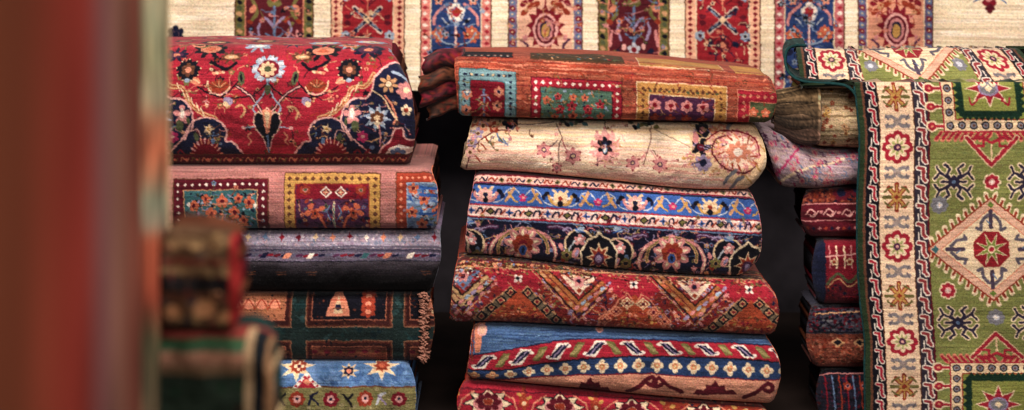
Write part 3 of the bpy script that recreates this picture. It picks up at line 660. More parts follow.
def paint_navy_arches(p):
    b = lambda x: .058*(x-475)
    def Y(pts): return [(x, y+b(x)) for x, y in pts]
    def band(y0, y1, c): p.poly(Y([(440, y0), (780, y0), (780, y1), (440, y1)]), c)
    band(130, 174, 'maroon'); band(173.5, 182, (.88, .68, .62)); band(182, 204, 'royal'); band(204, 216, (.90, .70, .66)); band(216, 300, 'navy')
    for y, c_ in ((173.5, 'deep'), (181.5, 'deep'), (183.2, 'ink'), (204, 'red'), (206, 'white'), (214.5, 'white'), (216.5, 'red')): p.line(Y([(440, y), (780, y)]), 1.5 if c_ != 'white' else 1, c_)
    for k in range(36):
        x = 446+k*9.3; y = 177.8
        if k % 3 == 0: p.dia(x, y+b(x), 3.4, 2.6, 'olive'); p.dia(x, y+b(x), 1.6, 1.4, 'ink')
        else: p.line(Y([(x-4, y+1.4), (x-1, y-1.6), (x+2, y+1.6), (x+4.4, y-1.2)]), 1.5, ('navy', 'brick')[k % 2], curve=True)
    for k in range(34):
        x = 452+k*9.6; y = 210.2
        if k % 4 == 0: p.dia(x, y+b(x), 5, 4, 'ink'); p.dia(x, y+b(x), 3, 2.4, 'olive')
        elif k % 2: p.line(Y([(x-5, y+2.6), (x-2, y-2.4), (x+1, y-2), (x+1, y+1.4)]), 2, 'navy', curve=True); p.line(Y([(x+1, y+3), (x+5, y-2)]), 1.6, 'brick')
        else: p.star(x, y+b(x), 4.6, 1.8, 4, 'blue', 1, 0); p.ell(x, y+b(x), 1.2, 1, 'ink', n=6)
    # blue band: palmettes, gold leaves, red dots on a thin vine
    for k in range(10):
        x0 = 448+k*75
        for s_ in (-1, 1):
            X = lambda d: x0+75/2+s_*d
            p.line(Y([(X(37), 195), (X(30), 187), (X(22), 188), (X(16), 198), (X(8), 201)]), 1.1, 'pale', curve=True)
            p.line(Y([(X(20), 199), (X(25), 192), (X(28), 186)]), 3, 'tan', curve=True); p.line(Y([(X(23), 190), (X(28), 197), (X(32), 199)]), 2.2, 'gold', curve=True)
            p.ell(X(14), 190+b(X(14)), 3.4, 2.4, 'ink', 30*s_); p.ell(X(17), 194+b(X(17)), 2, 3, 'navy', 20*s_)
            p.petals(X(37), 195+b(X(37)), 4, 5, 'mag', 'red', core=.4, cc='rose')
            p.line(Y([(X(2), 200), (X(8), 198), (X(11), 192)]), 3.4, 'gold' if k % 2 else 'rose', curve=True); p.line(Y([(X(3), 190), (X(7), 186)]), 2.8, 'sand', curve=False); p.line(Y([(X(2), 195), (X(9), 193)]), 2, 'white')
        p.petals(x0+37.5, 194+b(x0+37), 8, 6, ('sand', 'pink')[k % 2 == 0], 'cream', .9, core=.35, cc=('navy', 'brick')[k % 2]); p.ell(x0+37.5, 199+b(x0+37), 3, 3, 'ink')
    # navy field: arches with flowers
    p.poly(Y([(440, 216.5), (780, 216.5), (780, 300), (440, 300)]), (.085, .09, .18)); vine(p, 450, 775, 222, 285, 330, ['purple', 'rose', 'olive', 'steel', 'lav', 'maroon', 'tan'], 4, (1.4, 2.8)); p.line(Y([(440, 216.5), (780, 216.5)]), 1.5, 'red')
    p.line(Y([(440, 218.5), (780, 218.5)]), 1.4, 'steel')
    def arch(cx, r, big):
        bb = b(cx); t = np.linspace(math.pi*1.05, -math.pi*.05, 15)
        pts = [(cx+r*math.cos(a), 247+bb-(r*.86 if big else r*.95)*math.sin(a)*1.0) for a in t]; pts[7] = (pts[7][0], pts[7][1]-(3 if not big else 0))
        p.line(pts, 3.4, 'tan' if big else 'sand', curve=True); p.line(pts, 1.2, 'olive', curve=True)
        if big:
            pts2 = [(cx+(r+7)*math.cos(a), 252+bb-(r+2)*math.sin(a)) for a in t[1:6]]; p.line(pts2, 2.2, 'rose', curve=True)
            pts2 = [(cx+(r+7)*math.cos(a), 252+bb-(r+2)*math.sin(a)) for a in t[9:14]]; p.line(pts2, 2.2, 'rose', curve=True)
    for k in range(5):
        cx = 376+k*149; bb = b(cx)
        # large palmette arch
        cxb = cx+(523-525)
        arch(cxb, 25, True)
        p.petals(cxb, 241+bb, 19, 9, 'rose', 'maroon', .95, w_=.24); p.petals(cxb, 241+bb, 16, 9, 'cream', 'brick', .95, w_=.11); p.petals(cxb, 241+bb, 11, 7, 'brick', 'deep', .95, 25)
        p.ell(cxb, 247+bb, 5.4, 6.4, 'coral'); p.ell(cxb, 247+bb, 4, 5, 'royal'); p.ell(cxb, 247+bb, 1.4, 3, 'navy')
        for s_ in (-1, 1):
            X = lambda d: cxb+s_*d; q = lambda d, y: (X(d), y+bb)
            p.line([q(30, 262), q(33, 248), q(27, 236), q(21, 231)], 3, 'rose', curve=True); p.line([q(30, 262), q(33, 248), q(27, 236)], 1, 'cream', curve=True)
            for d, y, c_ in ((38, 244, 'rose'), (43, 250, 'pink'), (40, 256, 'brick'), (36, 262, 'tan'), (47, 240, 'lav')): p.ell(X(d), y+bb, 3.6, 2.2, c_, s_*(30+d)); 
            p.line([q(26, 224), q(36, 224), q(48, 231), q(52, 243)], 4.2, 'purple', curve=True); p.line([q(26, 224), q(36, 224), q(48, 231), q(52, 243)], 1.2, 'lav', curve=True)
            p.line([q(40, 228), q(46, 225), q(50, 229)], 1.8, 'lav', curve=True)
            # small round arches either side
            cs = X(56 if s_ > 0 else 53); p.ell(cs, 241+bb, 15, 15, 'sand', n=24); p.ell(cs, 241+bb, 13, 13.4, 'ink', n=24); p.line([(cs-12, 255+bb), (cs, 259+bb), (cs+12, 255+bb)], 3, 'navy', curve=True)
            p.line([(cs-11, 249+bb), (cs-4, 238+bb), (cs+3, 233+bb), (cs+6, 240+bb)], 1.4, 'pale', curve=True)
            p.petals(cs+1, 237+bb, 6, 5, 'rose', 'mag', core=.4, cc='white'); p.ell(cs-3, 250+bb, 3.4, 5.6, 'rose', 20); p.ell(cs-2, 250+bb, 1.6, 3.4, 'lav', 20); p.ell(cs+8, 247+bb, 2.4, 4, 'steel', -20)
            p.petals(X(45)-1, 252+bb, 6, 6, 'olive', 'tan', core=.35, cc='ink')
    for k in range(5):
        cx = 301+k*149+75-75+.0; cx = 599-298+k*149; bb = b(cx)
        pts = [(cx-17, 262+bb), (cx-18, 244+bb), (cx-11, 233+bb), (cx-4, 230+bb), (cx, 226+bb), (cx+4, 230+bb), (cx+11, 233+bb), (cx+18, 244+bb), (cx+17, 262+bb)]
        p.poly(pts, 'ink'); p.line(pts, 2, 'cream')
        p.star(cx, 250+bb, 14, 7, 8, 'sand', 1.05); p.star(cx, 250+bb, 11, 5.4, 8, 'brick', 1.05); p.ell(cx, 252+bb, 5.4, 6.6, 'purple'); p.ell(cx, 252+bb, 3, 4, 'lav')
        for s_ in (-1, 1): p.ell(cx+s_*19, 222.5+bb, 5, 2.6, 'sky', s_*15); p.line([(cx+s_*14, 226+bb), (cx+s_*24, 222+bb)], 1.2, 'royal'); p.line([(cx+s_*16, 232+bb), (cx+s_*24, 236+bb)], 1.4, 'pink')
def paint_tribal(p):
    b = lambda x: .045*(x-450)+4
    def Y(pts): return [(x, y+b(x)) for x, y in pts]
    q = random.Random(9)
    def P(pts, c): p.poly(Y(pts), c)
    def fill(x0, x1, y0, y1, n, cs, r=(1, 2.4)):
        for _ in range(n):
            x, y = q.uniform(x0, x1), q.uniform(y0, y1); a = q.uniform(*r); c_ = q.choice(cs)
            if q.random() < .5: p.dia(x, y+b(x), a, a, c_)
            else: p.line([(x-a, y+b(x)), (x+a, y+b(x)+q.uniform(-a, a))], .9, c_)
    P([(430, 230), (800, 230), (800, 268), (430, 268)], (.30, .12, .09)); fill(435, 790, 235, 268, 1100, ['brown', 'tan', 'brick', 'olive', 'coral', 'steel', 'moss', 'gold'])
    P([(430, 267), (800, 267), (800, 350), (430, 350)], (.50, .14, .13)); fill(435, 790, 268, 345, 1500, ['deep', 'rose', 'navy', 'lav', 'brick', 'purple', 'red', 'maroon', 'pink'])
    P([(700, 246), (790, 246), (790, 252), (700, 252)], 'orange')
    per = 116
    vine(p, 440, 785, 268, 335, 420, ['deep', 'tan', 'navy', 'brick', 'brown', 'coral', 'olive', 'lav'], 8, (1.2, 2.4))
    for k in range(-1, 4):
        c0 = 519+k*per
        # red field with orange pyramid and diamond chain
        P([(c0-46, 262), (c0+46, 262), (c0+30, 272), (c0, 300), (c0-30, 272)], 'red'); P([(c0-23, 267), (c0+24, 267), (c0+12, 282), (c0-12, 282)], 'red')
        P([(c0-52, 330), (c0, 282), (c0+52, 330)], (.64, .24, .14)); fill(c0-30, c0+30, 300, 324, 170, ['orange', 'brick', 'coral', 'gold', 'brown', 'deep'], (1, 2.4))
        alt = k % 2 == 0
        for s_ in (-1, 1):
            if k == 1:
                p.line(Y([(c0, 292), (c0+s_*7, 281), (c0+s_*16, 288), (c0+s_*46, 326)]), 1.3, 'coral')
                for d in range(3): x = c0+s_*(8+d*11); y = 291+d*8.5; p.dia(x, y+b(x), 7.5, 6.5, 'coral' if d else 'sand'); p.dia(x, y+b(x), 5.6, 4.8, 'brick'); p.petals(x, y+b(x), 4, 4, 'sand' if d == 0 else 'coral', 'pink', core=.4, cc='maroon')
            else:
                P([(c0+s_*2, 286), (c0+s_*8, 279), (c0+s_*52, 318), (c0+s_*46, 326)], 'tan'); P([(c0+s_*3, 287), (c0+s_*8, 281), (c0+s_*50, 319), (c0+s_*45, 324)], (.42, .36, .28))
                for d in range(5): x = c0+s_*(8.5+d*9.6); y = 286.5+d*8.2; p.dia(x, y+b(x), 6.4, 5.8, 'ink'); p.dia(x, y+b(x), 3.8, 3.4, 'tan'); p.dia(x, y+b(x), 2.2, 2, 'deep')
            # pale blue zig guard
            for d in range(7): x = c0+s_*(26+d*6.4); y = 273+d*5; p.ell(x, y+b(x), 3.4, 1.7, ('lav', 'sky', 'rose')[d % 3], s_*40); p.ell(x+2, y+6+b(x), 3, 1.6, ('rose', 'purple')[d % 2], s_*40)
        fill(c0-44, c0+44, 263, 284, 70, ['maroon', 'brick', 'deep', 'coral'], (.8, 1.6)); p.petals(c0-1, 272+b(c0), 5, 4, 'white', 'pale', 1, 45, core=.35, cc='ink')
        # cream triangle with ochre chevron between
        c1 = c0+per/2+2
        P([(c1-44, 262), (c1-30, 262), (c1, 292), (c1+30, 262), (c1+44, 262), (c1, 307)], (.60, .34, .17) if k != -1 else (.70, .55, .36))
        for d in range(9):
            for s_ in (-1, 1): x = c1+s_*(4+d*4.4); y = 299-d*4.5; p.ell(x, y+b(x), 2.8, 1.6, ('orange', 'tan', 'brick')[d % 3] if k != -1 else ('ink', 'tan')[d % 2], s_*-30); 
        for s_ in (-1, 1): p.line(Y([(c1, 307), (c1+s_*44, 262)]), 1.6, 'dark'); p.line(Y([(c1, 291), (c1+s_*30, 262)]), 1.6, 'dark'); p.line(Y([(c1, 311), (c1+s_*48, 262)]), 1, 'tan'); p.line(Y([(c1, 298), (c1+s_*36, 263)]), .9, 'maroon')
        tri = (.84, .74, .64) if k != -1 else 'steel'
        P([(c1-19, 266), (c1+19, 266), (c1, 286)], tri); fill(c1-12, c1+12, 266, 275, 16, ['coral', 'rose', 'tan', 'navy'], (.8, 1.5)); p.line(Y([(c1-12, 267), (c1-4, 272)]), 1.4, 'maroon'); p.line(Y([(c1+12, 267), (c1+4, 272)]), 1.4, 'maroon'); p.petals(c1, 272+b(c1), 6, 5, 'rose', 'maroon', core=.3, cc='navy'); p.dia(c1, 281+b(c1), 2.6, 2.6, 'brick')
        if k == -1: fill(c1-20, c1+18, 264, 276, 40, ['navy', 'red', 'white', 'brick', 'sky'])
    fill(435, 790, 255, 269, 520, ['brown', 'tan', 'brick', 'olive', 'coral', 'dark', 'maroon'], (.8, 2))
    p.line(Y([(430, 262), (800, 262)]), 1, 'tan'); p.line(Y([(430, 255), (800, 255)]), 1.2, 'maroon')
def paint_blue_bands(p):
    U = [(440, 356), (480, 354), (500, 351), (530, 345), (560, 340), (600, 338.5), (640, 339.5), (700, 341.5), (800, 346)]
    Dn = [(440, 372), (480, 370), (500, 370.5), (530, 365), (560, 361), (600, 358), (640, 357), (700, 357.5), (800, 364)]
    E = [(440, 379), (500, 379.5), (540, 376.5), (560, 376), (600, 374.5), (640, 374), (700, 377), (800, 382)]
    B = [(440, 400), (800, 430)]
    fu, fd, fe = (lambda x: float(interp(U, x))), (lambda x: float(interp(Dn, x))), (lambda x: float(interp(E, x)))
    streaks(p, 450, 790, 300, 352, 420, [(.16, .27, .45), (.22, .35, .55), (.28, .42, .6), (.13, .22, .38), (.25, .38, .52)], 5, .01)
    xs = list(range(440, 801, 8))
    p.poly([(x, fu(x)) for x in xs]+[(x, fd(x)) for x in xs[::-1]], 'red'); p.poly([(x, fd(x)) for x in xs]+[(x, fe(x)) for x in xs[::-1]], (.13, .22, .40))
    p.poly([(x, fe(x)) for x in xs]+[(x, 440) for x in xs[::-1]], (.88, .57, .45))
    p.line([(x, fu(x)) for x in xs], 1.2, 'navy'); p.line([(x, fd(x)) for x in xs], 1.3, 'ink'); p.line([(x, fe(x)) for x in xs], 1.2, 'deep')
    # slanted ribbons: pale-edged blue alternating with olive; the slant turns over at mid length
    for k in range(17):
        x = 484+k*18.6; s_ = -1 if x < 606 else 1; ym = (fu(x)+fd(x))/2; h = (fd(x)-fu(x))*.36
        dx = 9 if k % 2 == 0 else 7
        pts = [(x-dx-3, ym-s_*h+s_*2), (x-dx+2, ym-s_*h), (x, ym), (x+dx-2, ym+s_*h), (x+dx+3, ym+s_*h-s_*2)]
        def slab(w_, hh, c_): p.poly([(x-dx-w_*.15, ym-s_*hh), (x-dx+w_, ym-s_*hh), (x+dx+w_*.15, ym+s_*hh), (x+dx-w_, ym+s_*hh)], c_)
        if k % 2 == 0:
            slab(9.5, h*1.12, 'white'); p.ell(x-dx-1, ym-s_*h*.7, 3, 1.8, 'white'); p.ell(x+dx+1, ym+s_*h*.7, 3, 1.8, 'white'); slab(7, h*.84, 'navy'); p.line([(pts[1][0]+1, pts[1][1]+s_*.5), (pts[3][0]-1, pts[3][1]-s_*.5)], 1.3, 'lav')
        else: slab(6.5, h*1.0, 'olive'); slab(4.4, h*.7, (.58, .54, .32))
    for k in range(18):
        x = 474+k*18.3; y = (fd(x)+fe(x))/2+.2; r = 6.6 if x > 510 else 5.5; h = min((fe(x)-fd(x))*.40/6.6, 1.05)
        c_ = 'cream' if x > 510 else 'tan'
        for a, b_ in ((-3.6, 0), (3.6, 0), (0, -3.6), (0, 3.6)): p.ell(x+a, y+b_*h, 3.1, 3.1*h, c_, n=10)
        p.ell(x, y, 3.2, 3.2*h, 'coral', n=8); p.petals(x, y, 2.4, 4, 'gold', 'cream', h)
    # motifs on the coral band
    def hook(x, s_):
        y = fe(x)+2; p.line([(x-s_*20, y+15), (x-s_*8, y+10), (x+s_*2, y+2), (x+s_*8, y+5), (x+s_*6, y+10), (x, y+8)], 4, 'maroon', curve=True)
    hook(648, 1); hook(662, -1); hook(765, 1)
    for cx in (590, 715):
        y = fe(cx)+17; p.poly([(cx-22, y), (cx-18, y-5), (cx-11, y-4), (cx-9, y-10), (cx-4, y-9), (cx, y-15), (cx+4, y-9), (cx+9, y-10), (cx+11, y-4), (cx+18, y-5), (cx+22, y)], 'maroon')
    for x, y in ((574, 324.5), (600, 328)): p.ell(x, y, 4 if y > 326 else 3.4, 4 if y > 326 else 1.6, 'pink'); p.ell(x, y, 2, 2 if y > 326 else .8, 'coral')
    # folded corner at the left end
    p.poly([(474, 322), (485, 322), (482, 338), (480, 352), (475, 352)], 'coral'); p.ell(482, 330, 5, 6, 'pink'); p.ell(482, 330, 3, 4, 'blush'); p.line([(473, 322), (472, 360)], 2, 'brick')
def paint_red_low(p):
    q = random.Random(4); b = lambda x: .055*(x-480)
    for _ in range(900): x, y = q.uniform(440, 790), q.uniform(375, 450); p.dia(x, y, q.uniform(1, 2.4), q.uniform(1, 2), q.choice(['deep', 'brick', 'maroon', 'tan', 'moss', 'orange', 'navy', 'cream']))
    for k in range(6):
        x = 524+k*72-36; y = 402+b(x)
        if k in (0, 1, 2): p.rect(x-34, 380, x+34, 440, 'red')
        p.star(x, y+2, 26, 17, 8, 'ink', .62); p.star(x, y+2, 24, 15, 8, 'cream', .62); p.ell(x, y+3, 15, 10, 'rose'); p.petals(x, y+1, 13, 8, 'maroon', 'cream', .7, core=.4, cc='brick')
        for s_ in (-1, 1): p.line([(x+s_*14, y-10), (x+s_*26, y-2), (x+s_*30, y+12)], 1.6, 'coral'); p.petals(x+s_*36, y-2, 6, 6, 'brick', 'orange', core=.35, cc='sand'); p.ell(x+s_*31, y-8, 3, 2, 'gold', 30*s_)
    p.line([(440, 388), (800, 408)], 1.6, 'maroon')
def paint_gold_floral(p):
    streaks(p, 770, 1000, 60, 100, 300, [(.88, .76, .58), (.80, .66, .48), (.94, .82, .66)], 2)  # cream upper part: the highlight on the roll is painted in
    streaks(p, 770, 1000, 98, 155, 500, [(.80, .70, .52), (.86, .74, .54), (.72, .62, .46), (.90, .76, .58)], 3)
    q = random.Random(2)
    for _ in range(90):
        x, y = q.uniform(800, 900), q.uniform(88, 148); r = q.uniform(1.6, 3.4); p.petals(x, y, r, 5, q.choice(['gold', 'brick', 'tan', 'rust']), q.choice(['sand', 'brick', 'gold']), core=.3, cc='brown')
def paint_lilac(p):
    streaks(p, 750, 1000, 110, 195, 500, [(.66, .55, .56), (.58, .50, .55), (.70, .60, .58), (.50, .41, .48)], 3, .1)
    q = random.Random(8)
    p.line([(778, 186), (800, 172), (830, 164), (870, 150)], 1.8, 'cream', curve=True); p.line([(776, 178), (800, 150), (812, 147), (850, 150)], 1.5, 'mag', curve=True)
    p.poly([(840, 148), (880, 148), (880, 178), (855, 172)], (.46, .42, .50))
    for k in range(140):
        x, y = q.uniform(756, 870), q.uniform(122, 188); r = q.uniform(1.3, 3)
        p.line([(x-r, y-r), (x+r*.3, y-r*.4), (x, y+r*.9), (x+r, y+r)], .9, q.choice(['mag', 'purple', 'rose', 'mag', 'steel']), curve=True)
    for k in range(16): p.petals(q.uniform(765, 860), q.uniform(132, 184), 3.2, 6, 'rose', 'white', core=.4, cc='mag')
def paint_dark_tribal(p, y0, y1, cs, seed):
    q = random.Random(seed)
    C_ = [tuple(col(c)*.78) for c in cs]; cs = C_  # palette darkened: the shade on the right stack is put into the colour
    for _ in range(500):
        x, y = q.uniform(795, 900), q.uniform(y0, y1); p.dia(x, y, q.uniform(1, 2.6), q.uniform(.8, 2), q.choice(cs))
def paint_rust_guard(p):
    p.rect(780, 170, 1100, 212, (.38, .14, .12)); paint_dark_tribal(p, 184, 205, ['brick', 'rust', 'navy', 'orange', 'maroon'], 3)
    for k in range(3): p.petals(842+k*16, 192-k*4, 9, 7, 'maroon', 'brick', core=.5, cc='navy')
    p.rect(780, 204, 1100, 222, 'maroon'); 
    for y in (204, 221): p.line([(790, y), (1000, y-3)], 1.3, 'rose')
    for k in range(10):
        x = 812+k*18; p.line([(x-6, 214), (x-2, 209), (x+3, 212), (x, 216)], 1.5, 'pink', curve=True); p.line([(x+6, 211), (x+2, 216), (x-3, 214)], 1.5, 'pink', curve=True); p.ell(x+9, 212, 1.8, 1.8, 'rose')
    for k in range(30): p.dia(808+k*6, 228, 2, 2, ('brick', 'navy', 'rose')[k % 3])
def paint_tree_stripe(p):
    p.rect(780, 230, 1100, 310, 'maroon'); paint_dark_tribal(p, 238, 300, ['deep', 'navy', 'brick', 'red', 'maroon'], 5)
    p.rect(780, 230, 826, 310, (.10, .12, .22)); p.poly([(826, 240), (880, 236), (880, 275), (832, 285), (826, 275)], 'deep')
    for x in (830, 837, 845, 852, 860): p.line([(x, 246), (x, 268)], 1.6, 'cream' if x % 2 else 'rose')
    p.line([(826, 256), (864, 254)], 1.4, 'pink'); p.line([(828, 284), (838, 274), (850, 282), (862, 272), (872, 280)], 3, 'moss', curve=True); p.line([(828, 288), (838, 279), (850, 287), (862, 277)], 1.2, 'tan', curve=True)
    for x in (834, 850, 862): p.petals(x, 262, 4, 5, 'sand', 'brick')
def paint_grey_rust(p):
    p.rect(780, 300, 1100, 334, (.22, .21, .27)); paint_dark_tribal(p, 306, 333, ['maroon', 'navy', 'deep', 'grey', 'ink'], 6)
    p.rect(780, 334, 1100, 380, (.46, .22, .17)); paint_dark_tribal(p, 336, 366, ['rust', 'brick', 'coral', 'brown', 'orange'], 7)
    p.line([(800, 333), (1000, 330)], 1.4, 'ink'); p.line([(816, 310), (870, 306)], 1.6, 'maroon'); p.line([(816, 314), (870, 311)], 1, 'tan')
    for k in range(8): p.dia(838+k*22, 343, 7, 5, 'tan'); p.dia(838+k*22, 343, 4, 3, 'ink')
    p.line([(812, 322), (818, 328), (826, 321), (834, 328), (842, 320)], 1.4, 'ink')
def paint_last(p):
    p.rect(780, 360, 1100, 430, (.12, .12, .18)); paint_dark_tribal(p, 366, 425, ['navy', 'maroon', 'ink', 'deep', 'purple'], 9)
    for k in range(16): p.line([(826+k*7, 376), (828+k*7, 412)], 1.5, ('deep', 'steel', 'brick')[k % 3])
    p.line([(815, 374), (1000, 372)], 1.5, 'rose'); 
    for k in range(5): p.petals(848+k*16, 386, 4.5, 6, 'brick', 'rose', core=.3, cc='navy')
# ---- green runner
def outl(p, pts, c, o, wd=1.6):
    p.line(pts, wd*2.1, o, True); p.poly(pts, c)
def paint_runner(p):
    q = random.Random(12); yT, yB = -225, 440
    p.rect(850, yT, 1130, yB, (.47, .50, .25))
    for _ in range(2600): x, y = q.uniform(905, 1070), q.uniform(yT, yB); p.line([(x, y), (x+q.uniform(2, 10), y)], q.uniform(.7, 1.6), q.choice([(.42, .44, .23), (.50, .53, .25), (.46, .46, .25), (.54, .55, .29), (.42, .47, .26)]))
    for s_ in (1, -1):
        X = lambda v: v if s_ == 1 else 1976-v
        def rr(a, b, c): p.rect(min(X(a), X(b)), yT, max(X(a), X(b)), yB, c)
        rr(850, 861, (.15, .22, .14)); rr(861, 863.5, (.40, .24, .17)); rr(863.5, 877, 'ink'); rr(877, 912, (.91, .765, .62)); rr(912, 926, (.19, .17, .22)); rr(925, 927, 'maroon')
        p.line([(X(877), yT), (X(877), yB)], 1.1, 'brown'); p.line([(X(911.5), yT), (X(911.5), yB)], 1.2, 'brown')
        for k in range(37):
            y = yT+8+k*18.6
            for xc, w_ in ((870.5, 3.0), (919, 3.6)):
                pts = [(X(xc-w_), y-7), (X(xc+w_*.2), y-7), (X(xc+w_*.2), y+2), (X(xc+w_), y+2), (X(xc+w_), y+8), (X(xc-w_*.1), y+8), (X(xc-w_*.1), y-1), (X(xc-w_), y-1)]
                pts = [(X(xc-w_), y-8), (X(xc+w_), y-6), (X(xc+w_*.5), y+1), (X(xc+w_), y+8), (X(xc-w_), y+6), (X(xc-w_*.6), y)]
                hk = [(X(xc-w_), y-7.5), (X(xc+w_*.5), y-6.5), (X(xc+w_*.5), y+3), (X(xc+w_*1.1), y+5.5)]; p.line(hk, w_*1.5, 'white'); p.line(hk, w_*.85, 'red' if xc < 900 else (.56, .18, .2)); p.line([(X(xc-w_*.8), y+1), (X(xc-w_*.8), y+8)], 1.3, 'white')
        k = 0
        for i in range(28):
            y = 146+(i-15)*24.6; xc = X(894.5); m = (i-15) % 4
            if m % 2 == 1:
                for a, b in ((-1, -1), (1, 1), (-1, 1), (1, -1)):
                    p.line([(xc, y), (xc+a*5, y+b*4.5), (xc+a*11, y+b*4)], 3.4, (.48, .46, .48), curve=True)
                    p.line([(xc+a*9, y+b*2.0), (xc+a*11, y+b*6)], 1.8, (.40, .38, .42))
                p.dia(xc, y, 4.2, 4.2, (.58, .52, .50))
            elif m == 0:
                p.petals(xc, y, 15.5, 8, 'red', 'red', 1.05, w_=.34); p.petals(xc, y, 11.5, 8, 'cream', 'sand', 1.05, w_=.24); p.petals(xc, y, 8, 8, (.60, .62, .35), 'sand', 1.05, w_=.14); p.ell(xc, y, 3.6, 3.8, 'purple'); p.ell(xc, y, 1.5, 1.5, 'pink')
            else:
                for a, b in ((-1, -1), (1, 1), (-1, 1), (1, -1)):
                    p.line([(xc, y), (xc+a*8, y+b*9)], 4.6, 'brick'); p.line([(xc, y), (xc+a*7, y+b*8)], 2.4, 'gold'); p.line([(xc+a*5, y+b*10), (xc+a*9, y+b*8), (xc+a*12, y+b*5)], 2, 'olive', curve=True)
                for a in (-1, 1): p.line([(xc, y), (xc+a*13, y)], 3.4, 'olive'); p.line([(xc, y), (xc, y+a*13)], 4.2, 'brick'); p.line([(xc, y), (xc, y+a*12)], 1.8, 'gold')
                p.dia(xc, y, 6, 6, 'gold'); p.dia(xc, y, 3, 3, 'brick')
    CX = 988
    def spider(x, y):
        for o, wd in (('cream', 5.0), ((.17, .15, .24), 2.5)):
            for a in (-1, 1):
                for b in (-1, 1):
                    p.line([(x, y), (x+a*7, y+b*7), (x+a*4, y+b*13), (x+a*9, y+b*17)], wd, o)
                    p.line([(x+a*4, y+b*3), (x+a*14, y+b*9), (x+a*19, y+b*3)], wd, o); p.line([(x+a*14, y+b*9), (x+a*17, y+b*15)], wd*.9, o)
                p.line([(x, y), (x+a*12, y)], wd, o)
            p.dia(x, y, 7+(o == 'cream')*1.4, 7+(o == 'cream')*1.4, o)
        p.ell(x, y, 2, 2, 'steel')
    def diamond(y, first=0):
        R_, H_ = 63, 51
        # comb teeth along the four edges
        for a in (-1, 1):
            for b in (-1, 1):
                for k in range(9):
                    t = (k+.6)/9.2; x, yy = CX+a*R_*(1-t)*1.0, y+b*H_*t
                    p.line([(x-a*2, yy-b*2), (x+a*1.0, yy+b*7.2)] , 5.2, 'cream'); 
                for k in range(9):
                    t = (k+.6)/9.2; x, yy = CX+a*R_*(1-t)*1.0, y+b*H_*t
                    p.line([(x-a*3, yy-b*3), (x+a*.6, yy+b*5.4)], 2.6, 'brick')
        p.dia(CX, y, R_, H_, 'blush'); p.line([(CX-R_, y), (CX, y-H_), (CX+R_, y), (CX, y+H_)], 1.4, 'brick', True)
        p.dia(CX, y, R_-13, H_-10, 'cream'); p.line([(CX-R_+13, y), (CX, y-H_+10), (CX+R_-13, y), (CX, y+H_-10)], 1, 'coral', True)
        for a in (-1, 1): p.dia(CX+a*(R_-7), y, 4, 4, 'teal'); p.dia(CX, y+a*(H_-7), 3.4, 3.4, 'green')
        for ang in (0, 90, 180, 270):
            c_, s_ = math.cos(math.radians(ang)), math.sin(math.radians(ang))
            T = lambda L: [(CX+(u_*c_-v*s_)*(1.0 if abs(s_) < .5 or 1 else 1), y+(u_*s_+v*c_)) for u_, v in L]
            d = 31 if abs(s_) > .5 else 37
            p.line(T([(d-9, 0), (d+7, 0)]), 4, (.27, .22, .30)); p.line(T([(d+3, -3), (d-3, -9), (d-12, -10), (d-10, -14)]), 3.2, (.34, .32, .38)); p.line(T([(d+3, 3), (d-3, 9), (d-12, 10), (d-10, 14)]), 3.2, (.34, .32, .38)); p.line(T([(d-2, -4), (d-6, -1)]), 1.2, 'steel')
        o = [(CX+19*math.cos(math.radians(22.5+45*k)), y+19*math.sin(math.radians(22.5+45*k))) for k in range(8)]
        outl(p, o, (.58, .10, .14), 'sand', .5)
        p.star(CX, y, 17.5, 6, 8, 'cream', 1, 22.5); p.star(CX, y, 14.5, 4.6, 8, (.45, .52, .2), 1, 22.5); p.ell(CX, y, 4, 4, 'cream'); p.ell(CX, y, 2.4, 2.4, 'red')
    def box(y0, y1, flip):
        # square medallion: cream dotted frame, dark zigzag inside, red teeth and pendant outside
        X0, X1 = CX-48, CX+48
        for a in (-1, 1):
            for k in range(5):
                yy = y0+6+k*(y1-y0-12)/4; x = CX+a*57; p.line([(x-a*9, yy), (x, yy)], 5, 'cream'); p.ell(x+a*2, yy, 6.4, 5.6, 'cream'); p.line([(x-a*9, yy), (x, yy)], 2.4, 'red'); p.ell(x+a*2, yy, 4.4, 3.8, 'red'); p.ell(x+a*2, yy, 1.5, 1.3, 'coral')
        for k in range(17):
            for yy, d in ((y1, 1), (y0, -1)):
                x = X0-2+k*6.2; p.line([(x, yy), (x-5*(1 if x < CX else -1), yy+d*7)], 4.4, 'coral'); p.line([(x, yy), (x-5*(1 if x < CX else -1), yy+d*6)], 2.6, 'red')
        for yy, d in ((y1, 1), (y0, -1)):
            tri = [(CX-25, yy+d*5), (CX, yy+d*31), (CX+25, yy+d*5)]
            p.line(tri, 6, 'sand'); p.line(tri, 3.6, 'red'); p.line([(CX-19, yy+d*6), (CX-8, yy+d*5), (CX-8, yy+d*13), (CX-14, yy+d*13)], 2.6, 'red'); p.line([(CX+19, yy+d*6), (CX+8, yy+d*5), (CX+8, yy+d*13), (CX+14, yy+d*13)], 2.6, 'red'); p.line([(CX, yy+d*25), (CX, yy+d*12)], 2, 'sand')
            p.line([(CX-14, yy+d*3), (CX, yy+d*10), (CX+14, yy+d*3)], 2.8, 'red')
        p.rect(X0, y0, X1, y1, 'red'); p.rect(X0+1.5, y0+1.5, X1-1.5, y1-1.5, (.90, .77, .60))
        p.rect(X0+12, y0+12, X1-12, y1-12, 'brick'); p.rect(X0+13.3, y0+13.3, X1-13.3, y1-13.3, (.50, .55, .22))
        n = 8
